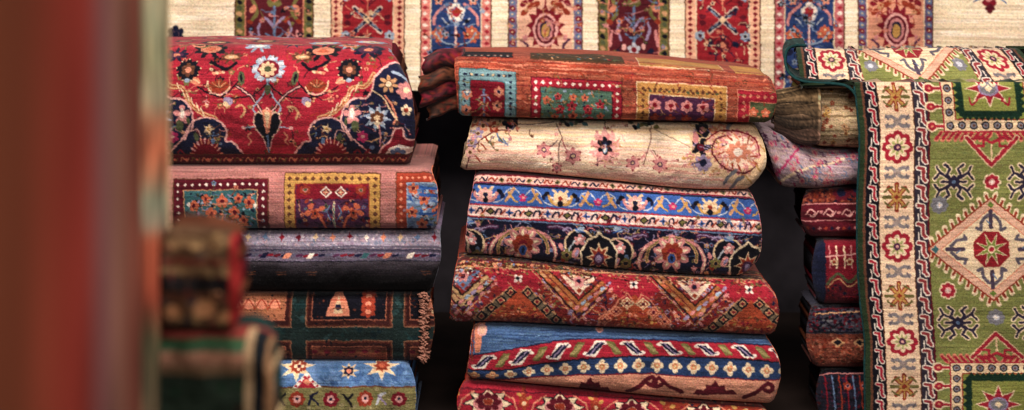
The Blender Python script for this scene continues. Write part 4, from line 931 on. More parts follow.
        for k in range(n):
            for yy in (y0+6.8, y1-6.8): p.ell(X0+7+k*(X1-X0-14)/(n-1), yy, 4, 4, 'ink'); p.ell(X0+7+k*(X1-X0-14)/(n-1), yy, 2.9, 2.9, (.45, .45, .5)); p.ell(X0+7+k*(X1-X0-14)/(n-1), yy, 1.2, 1.2, 'brown')
        m = max(3, int((y1-y0)/13))
        for k in range(1, m):
            for x in (X0+6.8, X1-6.8): yy = y0+6.8+(y1-y0-13.6)*k/m; p.ell(x, yy, 4, 4, 'ink'); p.ell(x, yy, 2.9, 2.9, (.45, .45, .5)); p.ell(x, yy, 1.2, 1.2, 'brown')
        a0, b0, a1, b1 = X0+19, y0+18, X1-19, y1-18
        p.line([(a0, b0), (a1, b0), (a1, b1), (a0, b1)], 5.5, (.09, .20, .15), True)
        for k in range(10): x = a0+(a1-a0)*(k+.5)/10; p.dia(x, b1+3, 3, 4, (.09, .20, .15)); p.dia(x, b0-3, 3, 4, (.09, .20, .15))
        for k in range(7): yy = b0+(b1-b0)*(k+.5)/7; p.dia(a0-3, yy, 4, 3, (.09, .20, .15)); p.dia(a1+3, yy, 4, 3, (.09, .20, .15))
        p.rect(a0+3, b0+3, a1-3, b1-3, (.52, .55, .24))
        cy = (y0+y1)/2
        p.star(CX, cy, 24, 12, 8, 'cream', (b1-b0)/62, 0); p.star(CX, cy, 21, 10, 8, 'red', (b1-b0)/62, 0); p.ell(CX, cy, 10, 8, 'lav'); p.ell(CX, cy, 8, 6, 'grey'); p.dia(CX, cy, 4, 4, 'cream')
        for a in (-1, 1): p.line([(CX+a*12, cy+12), (CX+a*18, cy+17), (CX+a*20, cy+10)], 2, 'red', curve=True)
    box(44, 132, 0)
    # beyond the crease at 80 the folded-back layer shows the next part of the rug
    p.rect(926.5, 20, 1049.5, 79, (.50, .53, .26))
    for _ in range(500): x, y = q.uniform(927, 1040), q.uniform(20, 78); p.line([(x, y), (x+q.uniform(2, 9), y)], .9, q.choice([(.40, .43, .20), (.48, .52, .23), (.44, .47, .22), (.52, .54, .26)]))
    diamond(247); box(365, 458, 1); diamond(29); box(-150, -75, 1)
    for s_ in (-1, 1): p.petals(CX+s_*50, 56, 8, 7, 'grey', 'grey', core=.4, cc='pale')
    for y, d in ((180, 1), (322, 1), (-55, 1)):
        for s_ in (-1, 1): spider(CX+s_*37, y)
    for x, y, c_ in ((989, 180, 'red'), (943, 288, 'red'), (1033, 288, 'red'), (989, 316, 'grey'), (937, 203, 'grey'), (1039, 203, 'grey')):
        p.petals(x, y, 9, 8, 'cream' if c_ == 'red' else c_, c_, core=.0+.35, cc='pink'); p.petals(x, y, 7.4, 8, c_, c_, core=.45, cc='pink' if c_ == 'red' else 'pale'); p.star(x, y, 3, 1.2, 4, 'white')
    p.line([(860, 79.5), (1110, 79.5)], 1.5, (.80, .76, .56))  # light along the ridge of the fold, painted as a pale line
# ---- long pale rug hung behind the stacks
def paint_hanging(p):
    streaks(p, 120, 1060, -60, 125, 3200, [(.98, .89, .77), (.95, .84, .70), (1, .93, .83), (.92, .81, .66), (.97, .87, .74)], 6)
    def panel(x0, x1, bc, b2, field, kind, wd=10):
        p.rect(x0, -60, x1, 125, 'brown'); p.rect(x0+1.2, -60, x1-1.2, 125, bc); p.rect(x0+wd, -60, x1-wd, 125, 'cream' if kind != 'maroon' else 'coral'); p.rect(x0+wd+1.2, -60, x1-wd-1.2, 125, field)
        cx = (x0+x1)/2; h = (x1-x0)/2-wd
        for k in range(32):
            y = -56+k*5.8
            for s_ in (-1, 1):
                x = cx+s_*(h+wd/2)
                if kind == 'red': p.dia(x, y, 2.6, 2.4, 'deep')
                elif kind == 'blue': p.dia(x, y, 3, 2.2, ('white', 'red')[k % 2]); 
                elif kind == 'pink': p.ell(x, y, 3.2, 2.2, ('steel', 'deep')[k % 2], 30); p.ell(x, y, 1.2, 1, 'sand', n=6)
                else: p.ell(x, y, 3, 2.2, ('tan', 'ink', 'moss')[k % 3], 30)
        for cy in ((20, -58, 98) if kind != 'pink' else (30, -48, 108)):
            if kind == 'red':
                for a, b in ((-1, -1), (1, -1), (-1, 1), (1, 1)):
                    p.line([(cx, cy), (cx+a*13, cy+b*12)], 4.6, (.80, .72, .66)); p.line([(cx+a*2, cy+b*2), (cx+a*13, cy+b*11)], 3.0, 'navy'); p.line([(cx+a*5, cy+b*4), (cx+a*11, cy+b*9)], 1, 'sky')
                    p.petals(cx+a*22, cy+b*20-4, 5.5, 6, 'sky', 'white', core=.35, cc='navy'); p.ell(cx+a*20, cy+b*3, 3.5, 2.6, 'maroon'); p.ell(cx+a*12, cy+b*24, 4, 3, 'navy', a*30)
                    p.line([(cx+a*3, cy+b*16), (cx+a*9, cy+b*22), (cx+a*6, cy+b*30)], 1.6, 'maroon', curve=True)
                p.dia(cx, cy, 4, 4, 'sand'); p.line([(cx, cy-40), (cx, cy-10)], 1.2, 'coral'); p.petals(cx, cy-26, 7, 6, 'coral', 'sand', core=.4, cc='navy'); p.line([(cx, cy+10), (cx, cy+40)], 1.2, 'coral'); p.petals(cx, cy+25, 7, 6, 'maroon', 'coral')
            elif kind == 'blue':
                p.line([(cx, cy-40), (cx, cy+38)], 2.4, 'rose'); p.line([(cx, cy-40), (cx, cy+38)], .9, 'white')
                p.petals(cx, cy-8, 9, 5, 'white', 'pink', 1.2, core=.5, cc='red'); p.petals(cx, cy-9, 5, 5, 'red', 'brick')
                for a in (-1, 1):
                    for dx, dy in ((16, 10), (20, 14), (12, 14), (17, 18)): p.petals(cx+a*dx, cy+dy, 5, 5, 'orange', 'brick', core=.3, cc='sand')
                    p.line([(cx, cy+24), (cx+a*12, cy+22), (cx+a*20, cy+12)], 1.4, 'sky', curve=True); p.line([(cx+a*9, cy-16), (cx+a*20, cy-6), (cx+a*22, cy+4)], 2.8, 'rose', curve=True)
                    p.petals(cx+a*17, cy-20, 5, 5, 'coral', 'white', core=.3, cc='navy'); p.line([(cx, cy+4), (cx+a*7, cy-4), (cx+a*9, cy-12)], 1.2, 'pale', curve=True); p.line([(cx+a*14, cy-2), (cx+a*8, cy+4)], 1.2, 'pale')
                    p.ell(cx+a*9, cy+30, 5, 3, 'royal', a*30); p.ell(cx+a*20, cy+32, 4, 3, 'navy', a*30)
            elif kind == 'pink':
                p.star(cx, cy-2, 20, 14, 13, 'deep', 1.25); p.ell(cx, cy, 12.5, 17, 'pink'); p.ell(cx, cy, 10, 14.5, 'maroon'); p.ell(cx, cy, 8, 12, 'rose'); p.ell(cx, cy, 5.5, 9, 'navy'); p.ell(cx, cy+1, 4, 7, 'gold'); p.line([(cx, cy-20), (cx, cy-32)], 1.6, 'deep')
                for a in (-1, 1):
                    for dx, dy in ((9, -26), (15, -24), (21, -18), (14, -31), (22, -27)): p.ell(cx+a*dx, cy+dy, 4.4, 2.8, ('deep', 'brick')[dx % 2], a*40)
                    p.line([(cx+a*22, cy+24), (cx+a*18, cy+16), (cx+a*24, cy+10)], 2.4, 'purple', curve=True); p.ell(cx+a*20, cy+8, 2.4, 3.2, 'rose')
            else:
                p.line([(cx, cy-38), (cx, cy+38)], 2.4, 'steel'); p.petals(cx, cy-22, 9, 5, 'olive', 'sand', 1.2, core=.4, cc='brick'); p.petals(cx, cy+30, 7, 5, 'pale', 'cream', core=.4, cc='deep')
                for a in (-1, 1):
                    p.line([(cx, cy+8), (cx+a*9, cy-2), (cx+a*16, cy+8), (cx+a*13, cy+20)], 2.4, 'lav', curve=True); p.line([(cx, cy+20), (cx+a*8, cy+14)], 1.8, 'steel')
                    p.line([(cx+a*22, cy-22), (cx+a*17, cy-8), (cx+a*22, cy)], 3.4, 'olive', curve=True); p.ell(cx+a*21, cy-11, 4.5, 3, 'coral', a*50); p.line([(cx+a*24, cy+26), (cx+a*22, cy+12)], 3, 'rose'); p.ell(cx+a*12, cy-27, 4, 2.6, 'sand', a*30)
                    for dx, dy in ((10, 27), (17, 32), (24, 2), (12, 0), (6, 36)): p.ell(cx+a*dx, cy+dy, 3.4, 2.4, ('brick', 'pink', 'navy')[dx % 3], dx*9)
    M_ = (.34, .10, .14)
    def fill_in(x0, x1, cs, n, sd): vine(p, x0, x1, -58, 95, n, cs, sd, (1.3, 2.8))
    for x0 in (235-362, 235, 598): panel(x0, x0+78 if x0 < 500 else x0+72, 'olive', 0, M_, 'maroon')
    panel(330, 405, (.92, .66, .52), 0, (.60, .11, .15), 'red', 11); panel(685, 760, (.92, .66, .52), 0, (.60, .11, .15), 'red', 11)
    panel(420, 492, (.84, .46, .42), 0, (.13, .22, .44), 'blue', 10); panel(773, 845, (.72, .36, .38), 0, (.13, .22, .44), 'blue', 10)
    panel(508, 583, (.46, .38, .52), 0, (.92, .68, .56), 'pink', 9); panel(858, 935, (.38, .30, .46), 0, (.86, .56, .44), 'pink', 9)
    for x0, x1, cs in ((250, 298, ['steel', 'coral', 'ink', 'olive', 'rose']), (613, 655, ['steel', 'coral', 'ink', 'olive', 'rose']), (345, 390, ['maroon', 'coral', 'navy', 'sand']), (700, 745, ['maroon', 'coral', 'navy', 'sand']), (434, 478, ['steel', 'ink', 'sky', 'brick']), (787, 831, ['steel', 'ink', 'sky', 'brick']), (520, 572, ['rose', 'coral', 'tan', 'brick']), (870, 923, ['rose', 'coral', 'tan', 'brick'])): fill_in(x0, x1, cs, 55, x0)
    p.petals(990, -2, 9, 5, 'deep', 'rose', 1.1); p.dia(991, 9, 5, 6, 'maroon'); p.line([(976, 2), (984, -4)], 2, 'steel'); p.line([(1006, 3), (998, -4)], 2, 'steel')
    p.petals(176, 34, 9, 6, 'navy', 'rose', core=.4, cc='navy'); p.line([(168, 39), (184, 39)], 2, 'deep')
def paint_near_top(p):
    p.rect(60, 220, 260, 340, (.34, .25, .18)); q = random.Random(3)
    for _ in range(90): x, y = q.uniform(70, 232), q.uniform(235, 332); p.ell(x, y, q.uniform(3, 7), q.uniform(3, 6), q.choice([(.48, .38, .24), (.25, .18, .17), (.42, .2, .18), (.2, .2, .24), (.56, .44, .28)]), 30, 8)
    for x, y, r in ((204, 309, 11), (226, 316, 7), (172, 312, 8), (216, 296, 6)): p.ell(x, y, r, r*.8, (.66, .46, .30))
    for y, h, c_ in ((250, 5, (.30, .24, .18)), (259, 6, (.42, .22, .18)), (268, 5, (.46, .38, .26)), (277, 14, (.13, .13, .14)), (294, 5, (.34, .2, .16)), (324, 8, (.26, .2, .16))):
        for k in range(20): p.ell(150+k*5+q.uniform(-2, 2), y+h/2, 3.4, h*.6, tuple(np.array(c_)*q.uniform(.75, 1.25)))
    p.rect(60, 238, 260, 246, (.48, .38, .26)); p.rect(229, 220, 260, 350, (.62, .15, .15))
def paint_near_low(p):
    p.rect(60, 310, 300, 345, (.50, .2, .18)); p.rect(60, 338, 300, 352, (.22, .34, .25)); p.rect(60, 352, 300, 366, (.54, .38, .30)); p.rect(60, 366, 300, 376, (.38, .30, .22)); p.rect(60, 376, 300, 470, (.14, .19, .16))
    p.rect(244, 320, 252, 470, (.62, .52, .38)); p.rect(252, 320, 264, 470, (.11, .13, .15)); p.rect(264, 320, 300, 470, (.60, .44, .30)); p.line([(60, 342), (240, 342)], 3, (.15, .35, .2)); p.rect(146, 345, 158, 470, (.5, .35, .22))
    q = random.Random(3)
    for _ in range(40): x, y = q.uniform(70, 242), q.uniform(380, 465); p.ell(x, y, 4, 3, q.choice([(.1, .2, .14), (.2, .1, .1), (.12, .12, .16)]))
# ------------------------------------------------------------------ the setting
def box(name, lo, hi, mat, kind=True):
    V = [(x, y, z) for x in (lo[0], hi[0]) for y in (lo[1], hi[1]) for z in (lo[2], hi[2])]
    Fc = [(0, 1, 3, 2), (4, 6, 7, 5), (0, 4, 5, 1), (2, 3, 7, 6), (0, 2, 6, 4), (1, 5, 7, 3)]
    o = mesh_tris(name, V, Fc, mat); o.data.polygons.foreach_set('use_smooth', np.zeros(6, bool))
    if kind: o['kind'] = 'structure'
    return o
box('floor', (-6, -7, -.06), (6, 4, 0), plain_material('floor_boards', (.16, .13, .12), .8, 6))
box('back_wall', (-6, 1.25, 0), (6, 1.4, 3.4), plain_material('dark_plaster', (.21, .195, .21), .9, 9))
# ------------------------------------------------------------------ the long pale rug hung at the back
def hung_rug():
    Y0 = .78; nc, nr = 1700, 330
    x = np.linspace(110, 1075, nc)[None, :]+np.zeros((nr, 1)); y = np.linspace(-75, 91, nr)[:, None]+np.zeros((1, nc))
    p = Pattern(110, 1076, -76, 152, (.93, .85, .70)); paint_hanging(p); p.finish(seed=21, noise=.08, streak=.045, abrash=.05)
    Y = Y0+.016*np.sin(x*.021+1)+.010*np.sin(x*.047+y*.012)+.004*np.sin(x*.11-y*.02); y = y+.8*np.sin(x*.013)+.5*np.sin(x*.041+2)
    P = np.stack([xof(x, Y0), Y, zof(y, Y0)], 2)
    t = thing('hanging_rug', 'long cream rug with upright red, blue, pink and maroon panels hanging behind the stacks', 'rug', (0, Y0, float(zof(91, Y0))))
    sheet('pile_face', P, .008, WOOL, t, p.sample(x, y), np.stack([x/400, y/400], 2))
hung_rug()
G1, G2, G3 = 'folded rugs in the left stack', 'folded rugs in the middle stack', 'folded rugs in the right stack'
# ------------------------------------------------------------------ left stack
L0, L1_, L2_, L3_, L4_ = [(90, 60), (420, 62)], [(90, 167), (440, 167)], [(90, 229), (445, 229)], [(90, 290), (440, 291)], [(90, 358), (440, 361)]
def dn(c, d): return [(x, y+d) for x, y in c]
bundle('folded_rug', 'thick red rug with navy floral corners, on top of the left stack', 'rug', [(90, 46), (300, 46), (370, 47), (395, 50), (414, 58)], dn(L1_, -1),
       95, 414, -.02, paint_medallion, binding='brown', nose=.13, n=1.9, D=.46, back_drop=.01, up=160, backr=10, layers=('maroon', 'brown'), group=G1, seed=31, wave=.003, endr=[(0, 22), (.12, 12), (.3, 3), (.5, 0), (.8, 0), (1, 6)], base='red')
bundle('folded_rug', 'dusty pink rug with maroon, gold and blue framed panels, in the left stack', 'rug', dn(L1_, 1), dn(L2_, -1),
       95, 439, -.035, paint_panels_pink, binding='coral', nose=.06, n=2.5, layers=('brown', 'dark'), group=G1, seed=32, base=(.66, .41, .39), endr=[(0, 8), (.25, 2), (.6, 0), (1, 1)])
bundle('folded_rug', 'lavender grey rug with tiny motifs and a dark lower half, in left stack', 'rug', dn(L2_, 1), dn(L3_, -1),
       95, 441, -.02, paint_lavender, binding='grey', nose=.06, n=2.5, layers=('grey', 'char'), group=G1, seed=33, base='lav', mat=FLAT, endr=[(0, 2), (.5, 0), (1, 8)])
t4 = bundle('folded_rug', 'dark green rug with copper framed panels and a pink ruffled end, in the left stack', 'rug', dn(L3_, 1), dn(L4_, -1),
       95, 434, -.005, paint_green_panels, binding='brown', nose=.06, n=2.5, layers=('rust', 'brown'), group=G1, seed=34, base=(.11, .17, .17), endr=[(0, 4), (.5, 0), (1, 6)])
bundle('folded_rug', 'bright blue rug with cream star flowers and olive border, bottom of the left stack', 'rug', dn(L4_, 1), [(90, 430), (440, 430)],
       95, 413, -.03, paint_blue_floral, binding='steel', nose=.06, n=2.6, layers=('steel', 'brown'), group=G1, seed=35, base=(.28, .44, .66), endr=[(0, 6), (.2, 1), (1, 0)])
V, Fc = [], []
for k in range(190):                       # short matted fringe on the end of the dark green rug
    y = 292+69*rnd.random(); cl = math.sin(y*1.9)*1.6+math.sin(y*.7); x = 424.5+cl+rnd.uniform(-2.5, 2); a = rnd.uniform(1, 4.5)*(.7+.3*math.sin(y*.45)); dy = rnd.uniform(-3, 3)
    pts = [(xof(x-3, -.02), -.006+rnd.uniform(-.004, .004), zof(y, 0)), (xof(x+a*.3, 0), -.013+rnd.uniform(-.006, .004), zof(y+dy*.4, 0)), (xof(x+a*.8, 0), -.004, zof(y+dy+1, 0)), (xof(x+a, 0), .006, zof(y+2+dy*1.3, 0))]
    v, f = tube(pts, [.0016, .0024, .0018, .0008], 5); o = sum(len(q) for q in V); V.append(v); Fc += [tuple(i+o for i in g) for g in f]
mesh_tris('fringe', np.vstack(V), Fc, plain_material('matted_fringe', (.58, .40, .34), .95, 95, .6), t4)
# ------------------------------------------------------------------ middle stack
K0 = [(440, 56), (600, 59), (700, 68), (790, 78)]; K1 = [(440, 116), (470, 117), (600, 120), (700, 122), (785, 124)]
K2 = [(440, 172), (475, 171), (600, 180), (700, 190), (770, 190)]; K3 = [(440, 256), (465, 255), (600, 268), (700, 275), (790, 277)]
K4 = [(440, 323), (470, 322), (600, 327), (700, 332), (790, 336)]; K5 = [(440, 376), (470, 378), (560, 386), (700, 399), (790, 404)]
t1 = bundle('folded_rug', 'rust orange rug with blue, red and ochre framed panels, on top of the middle stack', 'rug', K0, dn(K1, -1), 453, 776, -.05, paint_rust_panels, binding='rust',
       nose=.06, n=2.5, D=.42, back_drop=.015, up=100, layers=('brick', 'deep'), group=G2, seed=41, base='rust', mat=FLAT, endr=[(0, 4), (.4, 0), (1, 5)], endl=[(0, 0), (1, 3)])
bundle('folded_rug', 'cream rug with thin flower sprays and a rose medallion, in the middle stack', 'rug', dn(K1, 1), dn(K2, -1), 460, 767, -.01, paint_cream_floral, binding='sand',
       nose=.062, n=2.2, layers=('blush', 'tan'), group=G2, seed=42, base=(.90, .78, .64), endr=[(0, 9), (.25, 3), (.55, 0), (.8, 5), (1, 14)], endl=[(0, 12), (.3, 9), (.7, 5), (1, 0)], fin=dict(noise=.05, streak=.04))
bundle('folded_rug', 'navy rug with royal blue palmette border and flower arches, in the middle stack', 'rug', dn(K2, 1), dn(K3, -1), 465, 762, -.02, paint_navy_arches, binding='rose',
       nose=.064, n=2.6, layers=('navy', 'maroon'), group=G2, seed=43, base='navy', endr=[(0, 8), (.3, 2), (.6, 0), (.85, 4), (1, 14)], endl=[(0, 10), (.5, 3), (1, 0)])
bundle('folded_rug', 'red tribal rug with stepped diamond chains and ochre chevrons, in the middle stack', 'rug', dn(K3, 1), dn(K4, -1), 449, 779, -.03, paint_tribal, binding='rust',
       nose=.064, n=2.4, layers=('brick', 'rust'), group=G2, seed=44, base='brick', endr=[(0, 12), (.3, 3), (.6, 0), (1, 3)], endl=[(0, 8), (.5, 3), (1, 0)])
bundle('folded_rug', 'blue rug with red ribbon stripe, cream flower row and salmon edge, in the middle stack', 'rug', dn(K4, 1), dn(K5, -1), 466, 781, -.025, paint_blue_bands, binding='coral',
       nose=.065, n=2.8, layers=('steel', 'coral'), group=G2, seed=45, base=(.22, .35, .55), endr=[(0, 10), (.3, 2), (.6, 0), (1, 6)], endl=[(0, 8), (.5, 4), (1, 0)])
bundle('folded_rug', 'red rug with cream eight pointed medallions, lowest of the middle stack', 'rug', dn(K5, 1), [(440, 430), (790, 430)], 458, 772, -.01, paint_red_low, binding='brick',
       nose=.05, n=2.6, layers=('deep', 'brown'), group=G2, seed=46, base='brick')
# fanned inner folds at the left end of the rust rug
for k, (a, b, r, c_) in enumerate((((463, 59), (421, 72), .027, 'maroon'), ((462, 74), (417, 92), .024, 'brown'), ((462, 88), (418, 108), .023, 'maroon'), ((463, 102), (426, 122), .022, 'brown'))):
    n_ = 12; nr = 15
    P = np.zeros((nr, n_, 3)); 
    for i in range(nr):
        al = math.radians(-100+200*i/(nr-1))
        for j in range(n_):
            u = j/(n_-1); px = a[0]+(b[0]-a[0])*u; py = a[1]+(b[1]-a[1])*u-3*math.sin(u*3.1)+1.2*math.sin(u*9+k); rr = r*(1-.12*u)+.0015*math.sin(u*11+k*2)
            P[i, j] = (xof(px, 0)+.004*math.sin(i*.7+k), .01+.10*u**1.4-rr*1.3*math.cos(al)+.03, zof(py, 0)+rr*math.sin(al))
    q = np.random.RandomState(k); cc = np.ones((nr, n_, 1))*col(c_); cc = cc*(1+.35*q.randn(nr, n_, 1)); cc = np.where(q.rand(nr, n_, 1) < .12, col('brick'), cc)*.8
    sheet('fanned_fold', P, .006, WOOL, t1, np.clip(cc, .04, 1), P[..., [0, 2]])
# ------------------------------------------------------------------ right stack
XR = 1085
bundle('folded_rug', 'tiny gold flowered rug with a gathered brown end, just under the green runner', 'rug', [(800, 85), (820, 84), (870, 84), (1090, 88)], [(800, 145), (870, 148), (1090, 150)], 806, XR, .03, paint_gold_floral,
       nose=.08, n=2., layers=('brown', 'olive'), group=G3, seed=51, base=(.55, .46, .32), endl=[(0, 8), (.5, 4), (.75, 8), (1, 12)], D=.42)
tg = bpy.context.scene.objects[[o.name for o in S.objects if o.type == 'EMPTY'][-1]]
def lobe(a, b_, r0, r1, y0, y1, c_, sd, name, parent):
    # one turned-under fold: a half-tube that narrows and falls back towards its end
    n_, nr = 30, 26; P = np.zeros((nr, n_, 3)); q = np.random.RandomState(sd)
    for i in range(nr):
        al = math.radians(-115+230*i/(nr-1))
        for j in range(n_):
            u = j/(n_-1); px = a[0]+(b_[0]-a[0])*u; py = a[1]+(b_[1]-a[1])*u**1.3+1.4*math.sin(u*5+sd); rr = (r0+(r1-r0)*u)*(1+.10*math.sin(u*7+sd*2+al))
            Yq = y0+(y1-y0)*u**1.5; P[i, j] = (xof(px, Yq)+.003*math.cos(al), Yq-rr*1.3*math.cos(al), zof(py, Yq)+rr*math.sin(al))
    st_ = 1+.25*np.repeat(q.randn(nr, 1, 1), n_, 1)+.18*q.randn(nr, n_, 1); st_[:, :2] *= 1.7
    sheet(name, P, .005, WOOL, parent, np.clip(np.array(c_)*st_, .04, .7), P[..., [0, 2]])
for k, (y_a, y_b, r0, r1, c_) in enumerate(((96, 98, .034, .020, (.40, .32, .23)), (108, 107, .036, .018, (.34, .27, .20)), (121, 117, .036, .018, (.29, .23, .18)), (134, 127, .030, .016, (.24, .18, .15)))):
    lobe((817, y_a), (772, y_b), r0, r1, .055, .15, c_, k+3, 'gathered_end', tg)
bundle('folded_rug', 'lilac and rose rug with fine magenta scrollwork tapering to a point, in the right stack', 'rug', [(755, 124), (790, 137), (812, 147), (870, 149), (1090, 151)], [(755, 160), (780, 184), (805, 188), (860, 184), (1090, 184)], 760, XR, .06, paint_lilac,
       nose=.06, n=1.9, layers=('lav', 'purple'), group=G3, seed=52, base=(.70, .60, .66), D=.38, endl=[(0, 0), (.5, 8), (1, 18)])
bundle('folded_rug', 'dark rust rug with a pink hooked guard stripe, in the right stack', 'rug', [(790, 190), (860, 186), (1090, 186)], [(790, 236), (1090, 237)], 802, XR, .08, paint_rust_guard, binding='dark', nose=.045, n=2.6, layers=('char', 'dark'), group=G3, seed=53, base='maroon', D=.22)
bundle('folded_rug', 'crimson and navy rug with cream comb motifs, in the right stack', 'rug', [(790, 239), (1090, 239)], [(790, 303), (1090, 303)], 812, XR, .07, paint_tree_stripe, binding='dark', nose=.05, n=2.6, layers=('char', 'maroon'), group=G3, seed=54, base='maroon', D=.22)
bundle('folded_rug', 'slate grey rug with a rust lower stripe, in the right stack', 'rug', [(790, 305), (1090, 305)], [(790, 366), (1090, 367)], 807, XR, .075, paint_grey_rust, binding='dark', nose=.05, n=2.6, layers=('char', 'brown'), group=G3, seed=55, base=(.24, .25, .34), D=.22)
bundle('folded_rug', 'dark navy rug with thin red upright stripes, at the bottom of the right stack', 'rug', [(790, 369), (1090, 369)], [(790, 425), (1090, 425)], 816, XR, .08, paint_last, binding='dark', nose=.05, n=2.2, layers=('dark', 'char'), group=G3, seed=56, base=(.12, .12, .18), D=.22)
def runner():
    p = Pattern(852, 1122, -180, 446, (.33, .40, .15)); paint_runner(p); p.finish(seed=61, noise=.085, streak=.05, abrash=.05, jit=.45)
    xs = np.arange(856, 1121, .62); ys = np.r_[np.arange(-175, -35, 4.), np.arange(-35, 432, .62)]
    X, Yc = np.meshgrid(xs, ys)
    t = thing('draped_rug', 'green runner rug with a cream star border and diamond medallions, draped over the right stack', 'rug', (xof(988, 0), .1, .012))
    # path over the pile: hang, rounded fold, rising top, then falling away behind
    key = np.array([(432, 0, 420), (300, -.006, 300), (160, -.01, 160), (110, -.012, 108), (92, -.010, 91), (86, -.006, 85), (82.5, .000, 81.3), (80.5, .014, 80), (79.6, .030, 82.5), (78.5, .045, 85), (77.5, .052, 82), (76.5, .056, 80), (50, .125, 59), (34, .175, 48.5), (27, .20, 46.8), (20, .23, 47), (-30, .33, 50), (-60, .38, 52), (-175, .60, 60)])
    o = key[::-1]; Yd = np.interp(Yc, o[:, 0], o[:, 1]); Py = np.interp(Yc, o[:, 0], o[:, 2])
    xl_front = X+np.interp(Yc, [80, 95, 130, 250, 432], [-6, -3.5, 0, 3, 6])+2.2*np.sin(Yc*.02)
    xtop = 913+(X-988)*.88+(Yc-56)*(.34+.24*np.clip((X-988)/90, -1, 1))*(Yc > 10)
    kk = np.interp(Yc, [77.5, 79.6, 81.5], [1, .9, 0]); kk = kk*kk*(3-2*kk)
    PX = xl_front*(1-kk)+xtop*kk
    R = np.random.RandomState(3)
    hang = np.clip((Yc-90)/60, 0, 1)
    Yd = Yd+(.005*np.sin(X*.045+Yc*.006)+.004*np.sin(X*.021-Yc*.004+1))*hang-.0022*lowres(R, *X.shape, 60)*(np.abs(Yc-80) > 5)
    Yd += R.randn(*X.shape)*.0004
    W = np.stack([xof(PX, Yd), Yd-.028, zof(Py, Yd)+.0022*lowres(R, *X.shape, 90)*(Yc < 76)], 2)
    for cy, a_, w_ in ((150, .5, 30), (260, -.3, 40), (340, .6, 25)): W[..., 0] += a_/400*np.exp(-((Yc-cy)/w_)**2)*np.exp(-((X-856)/12)**2)*3
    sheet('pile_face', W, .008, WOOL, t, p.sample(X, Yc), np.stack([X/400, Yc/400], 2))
    i0 = int(np.argmax(ys > 86)); edge = W[i0:, 0][::6]
    V, Fc = tube(edge-np.array([.001, -.004, .0]), np.abs(.0032+R.randn(len(edge))*.0004), 8)
    mesh_tris('selvedge', V, Fc, layer_mat('bottle'), t)
    # the green edge of the folded-back layer: an S that curls round at the back left corner
    S_ = smooth(np.array([(806, 45.5, .17), (796, 45.5, .16), (788, 49, .12), (785, 59, .08), (788, 71, .045), (797, 79, .02), (812, 82.5, .0), (832, 83.5, -.015), (846, 86, -.025), (855, 94, -.032), (858.5, 108, -.035)]), n=5)
    T = np.array([(xof(a, y_), y_, zof(b_, y_)) for a, b_, y_ in S_])
    V, Fc = tube(T, .0036, 10); mesh_tris('selvedge', V, Fc, layer_mat('bottle'), t)
    m = len(T)-8; Q = np.zeros((8, m, 3))
    for r_ in range(8): Q[r_] = T[:m]+np.array([.002*r_, .022*r_, .0006*r_])
    cc = np.ones((8, m, 1))*np.array((.13, .21, .20))*(1+.25*R.randn(8, m, 1)); sheet('curled_edge', Q, .004, FLAT, t, np.clip(cc, .03, 1), Q[..., [0, 2]])
runner()
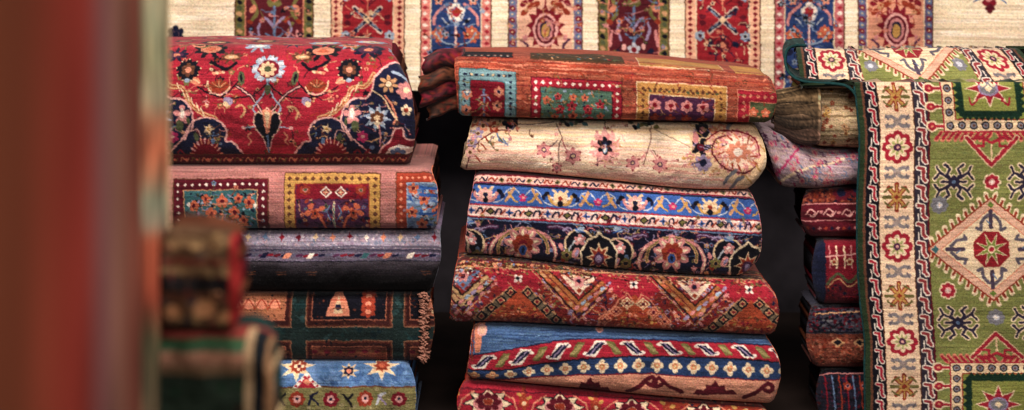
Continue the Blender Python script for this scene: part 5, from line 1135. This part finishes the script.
# ------------------------------------------------------------------ near rugs, out of focus on the left
def near_rug():
    d0, d1 = .85, 2.95; xa, xb = (-80-512)*d0/F, (166-512)*d1/F
    nc, nr = 200, 120; u = np.linspace(0, 1, nc)[None, :]+np.zeros((nr, 1)); v = np.linspace(0, 1, nr)[:, None]+np.zeros((1, nc))
    d = d0+(d1-d0)*u; x = xa+(xb-xa)*u; px = 512+F*x/d; z = 1.62-1.5*v
    sx = [-80, 20, 50, 72, 90, 99, 112, 119, 126, 133, 141, 145, 151, 166]
    sc_ = np.array([(.44, .25, .17), (.45, .24, .17), (.50, .22, .17), (.56, .22, .18), (.55, .22, .19), (.50, .30, .29), (.48, .32, .31), (.57, .39, .33), (.57, .38, .32), (.48, .28, .23), (.46, .26, .22), (.68, .34, .26), (.66, .46, .36), (.72, .54, .44)])
    c = np.stack([np.interp(px, sx, sc_[:, k]) for k in range(3)], 2)
    R = np.random.RandomState(5); py = HOR+F*(CAMZ-z)/d
    e = px > 141; k = ((py+20)//38).astype(int) % 6; pal = np.array([(.50, .62, .36), (.55, .62, .42), (.70, .66, .46), (.78, .30, .14), (.62, .58, .50), (.80, .28, .12)])
    pal2 = np.interp(py, [-20, 60, 100, 125, 150, 175, 200, 225, 240, 300, 340, 410], range(12)); tab = np.array([(.66, .64, .52), (.60, .60, .46), (.66, .64, .52), (.76, .48, .36), (.78, .44, .32), (.74, .50, .38), (.66, .68, .56), (.70, .64, .54), (.74, .38, .28), (.70, .34, .26), (.42, .40, .30), (.42, .38, .30)])
    for q in range(3): c[..., q] = np.where(e, np.interp(pal2, range(12), tab[:, q]), c[..., q])
    c = c*(1+.10*lowres(R, nr, nc, 12)[..., None]); m_ = lowres(R, nr, nc, 4)[..., None]; c = np.where(e[..., None], c*(1-.3*np.clip(m_, 0, 1))+np.array([.5, .25, .15])*.3*np.clip(-m_, 0, 1), c)
    P = np.stack([x+.012*np.sin(u*9)*u*.6, d-CAMD, z], 2)
    t = thing('hanging_rug', 'dark red rug hanging close to the lens at the far left, badly out of focus', 'rug', (float(xb), d1-CAMD, .12))
    sheet('pile_face', P, .006, NEAR, t, np.clip(c, .02, 1), np.stack([u, v], 2))
    V, Fc = tube([tuple(P[i, -1]) for i in range(0, nr, 4)], .0025, 8); mesh_tris('selvedge', V, Fc, layer_mat('sand'), t)
near_rug()
G4 = 'blurred folded rugs in the near stack'
bundle('folded_rug', 'blurred brown and black folded rug with a red edge, in the near stack', 'rug', [(60, 236), (225, 235), (242, 240)], [(60, 331), (245, 331)], 155, 240, -2.35, paint_near_top, nose=.035, n=3.4, D=.12, mat=NEAR, layers=('maroon', 'brown'), group=G4, seed=71, base='brown', up=40)
bundle('folded_rug', 'blurred dark green folded rug with pale edge lines, bottom of the near stack', 'rug', [(60, 333), (225, 333), (250, 336), (272, 350)], [(60, 470), (280, 470)], 146, 274, -2.35, paint_near_low, nose=.05, n=2.4, D=.13, mat=NEAR, layers=('bottle', 'sand'), group=G4, seed=72, base='bottle', up=40)
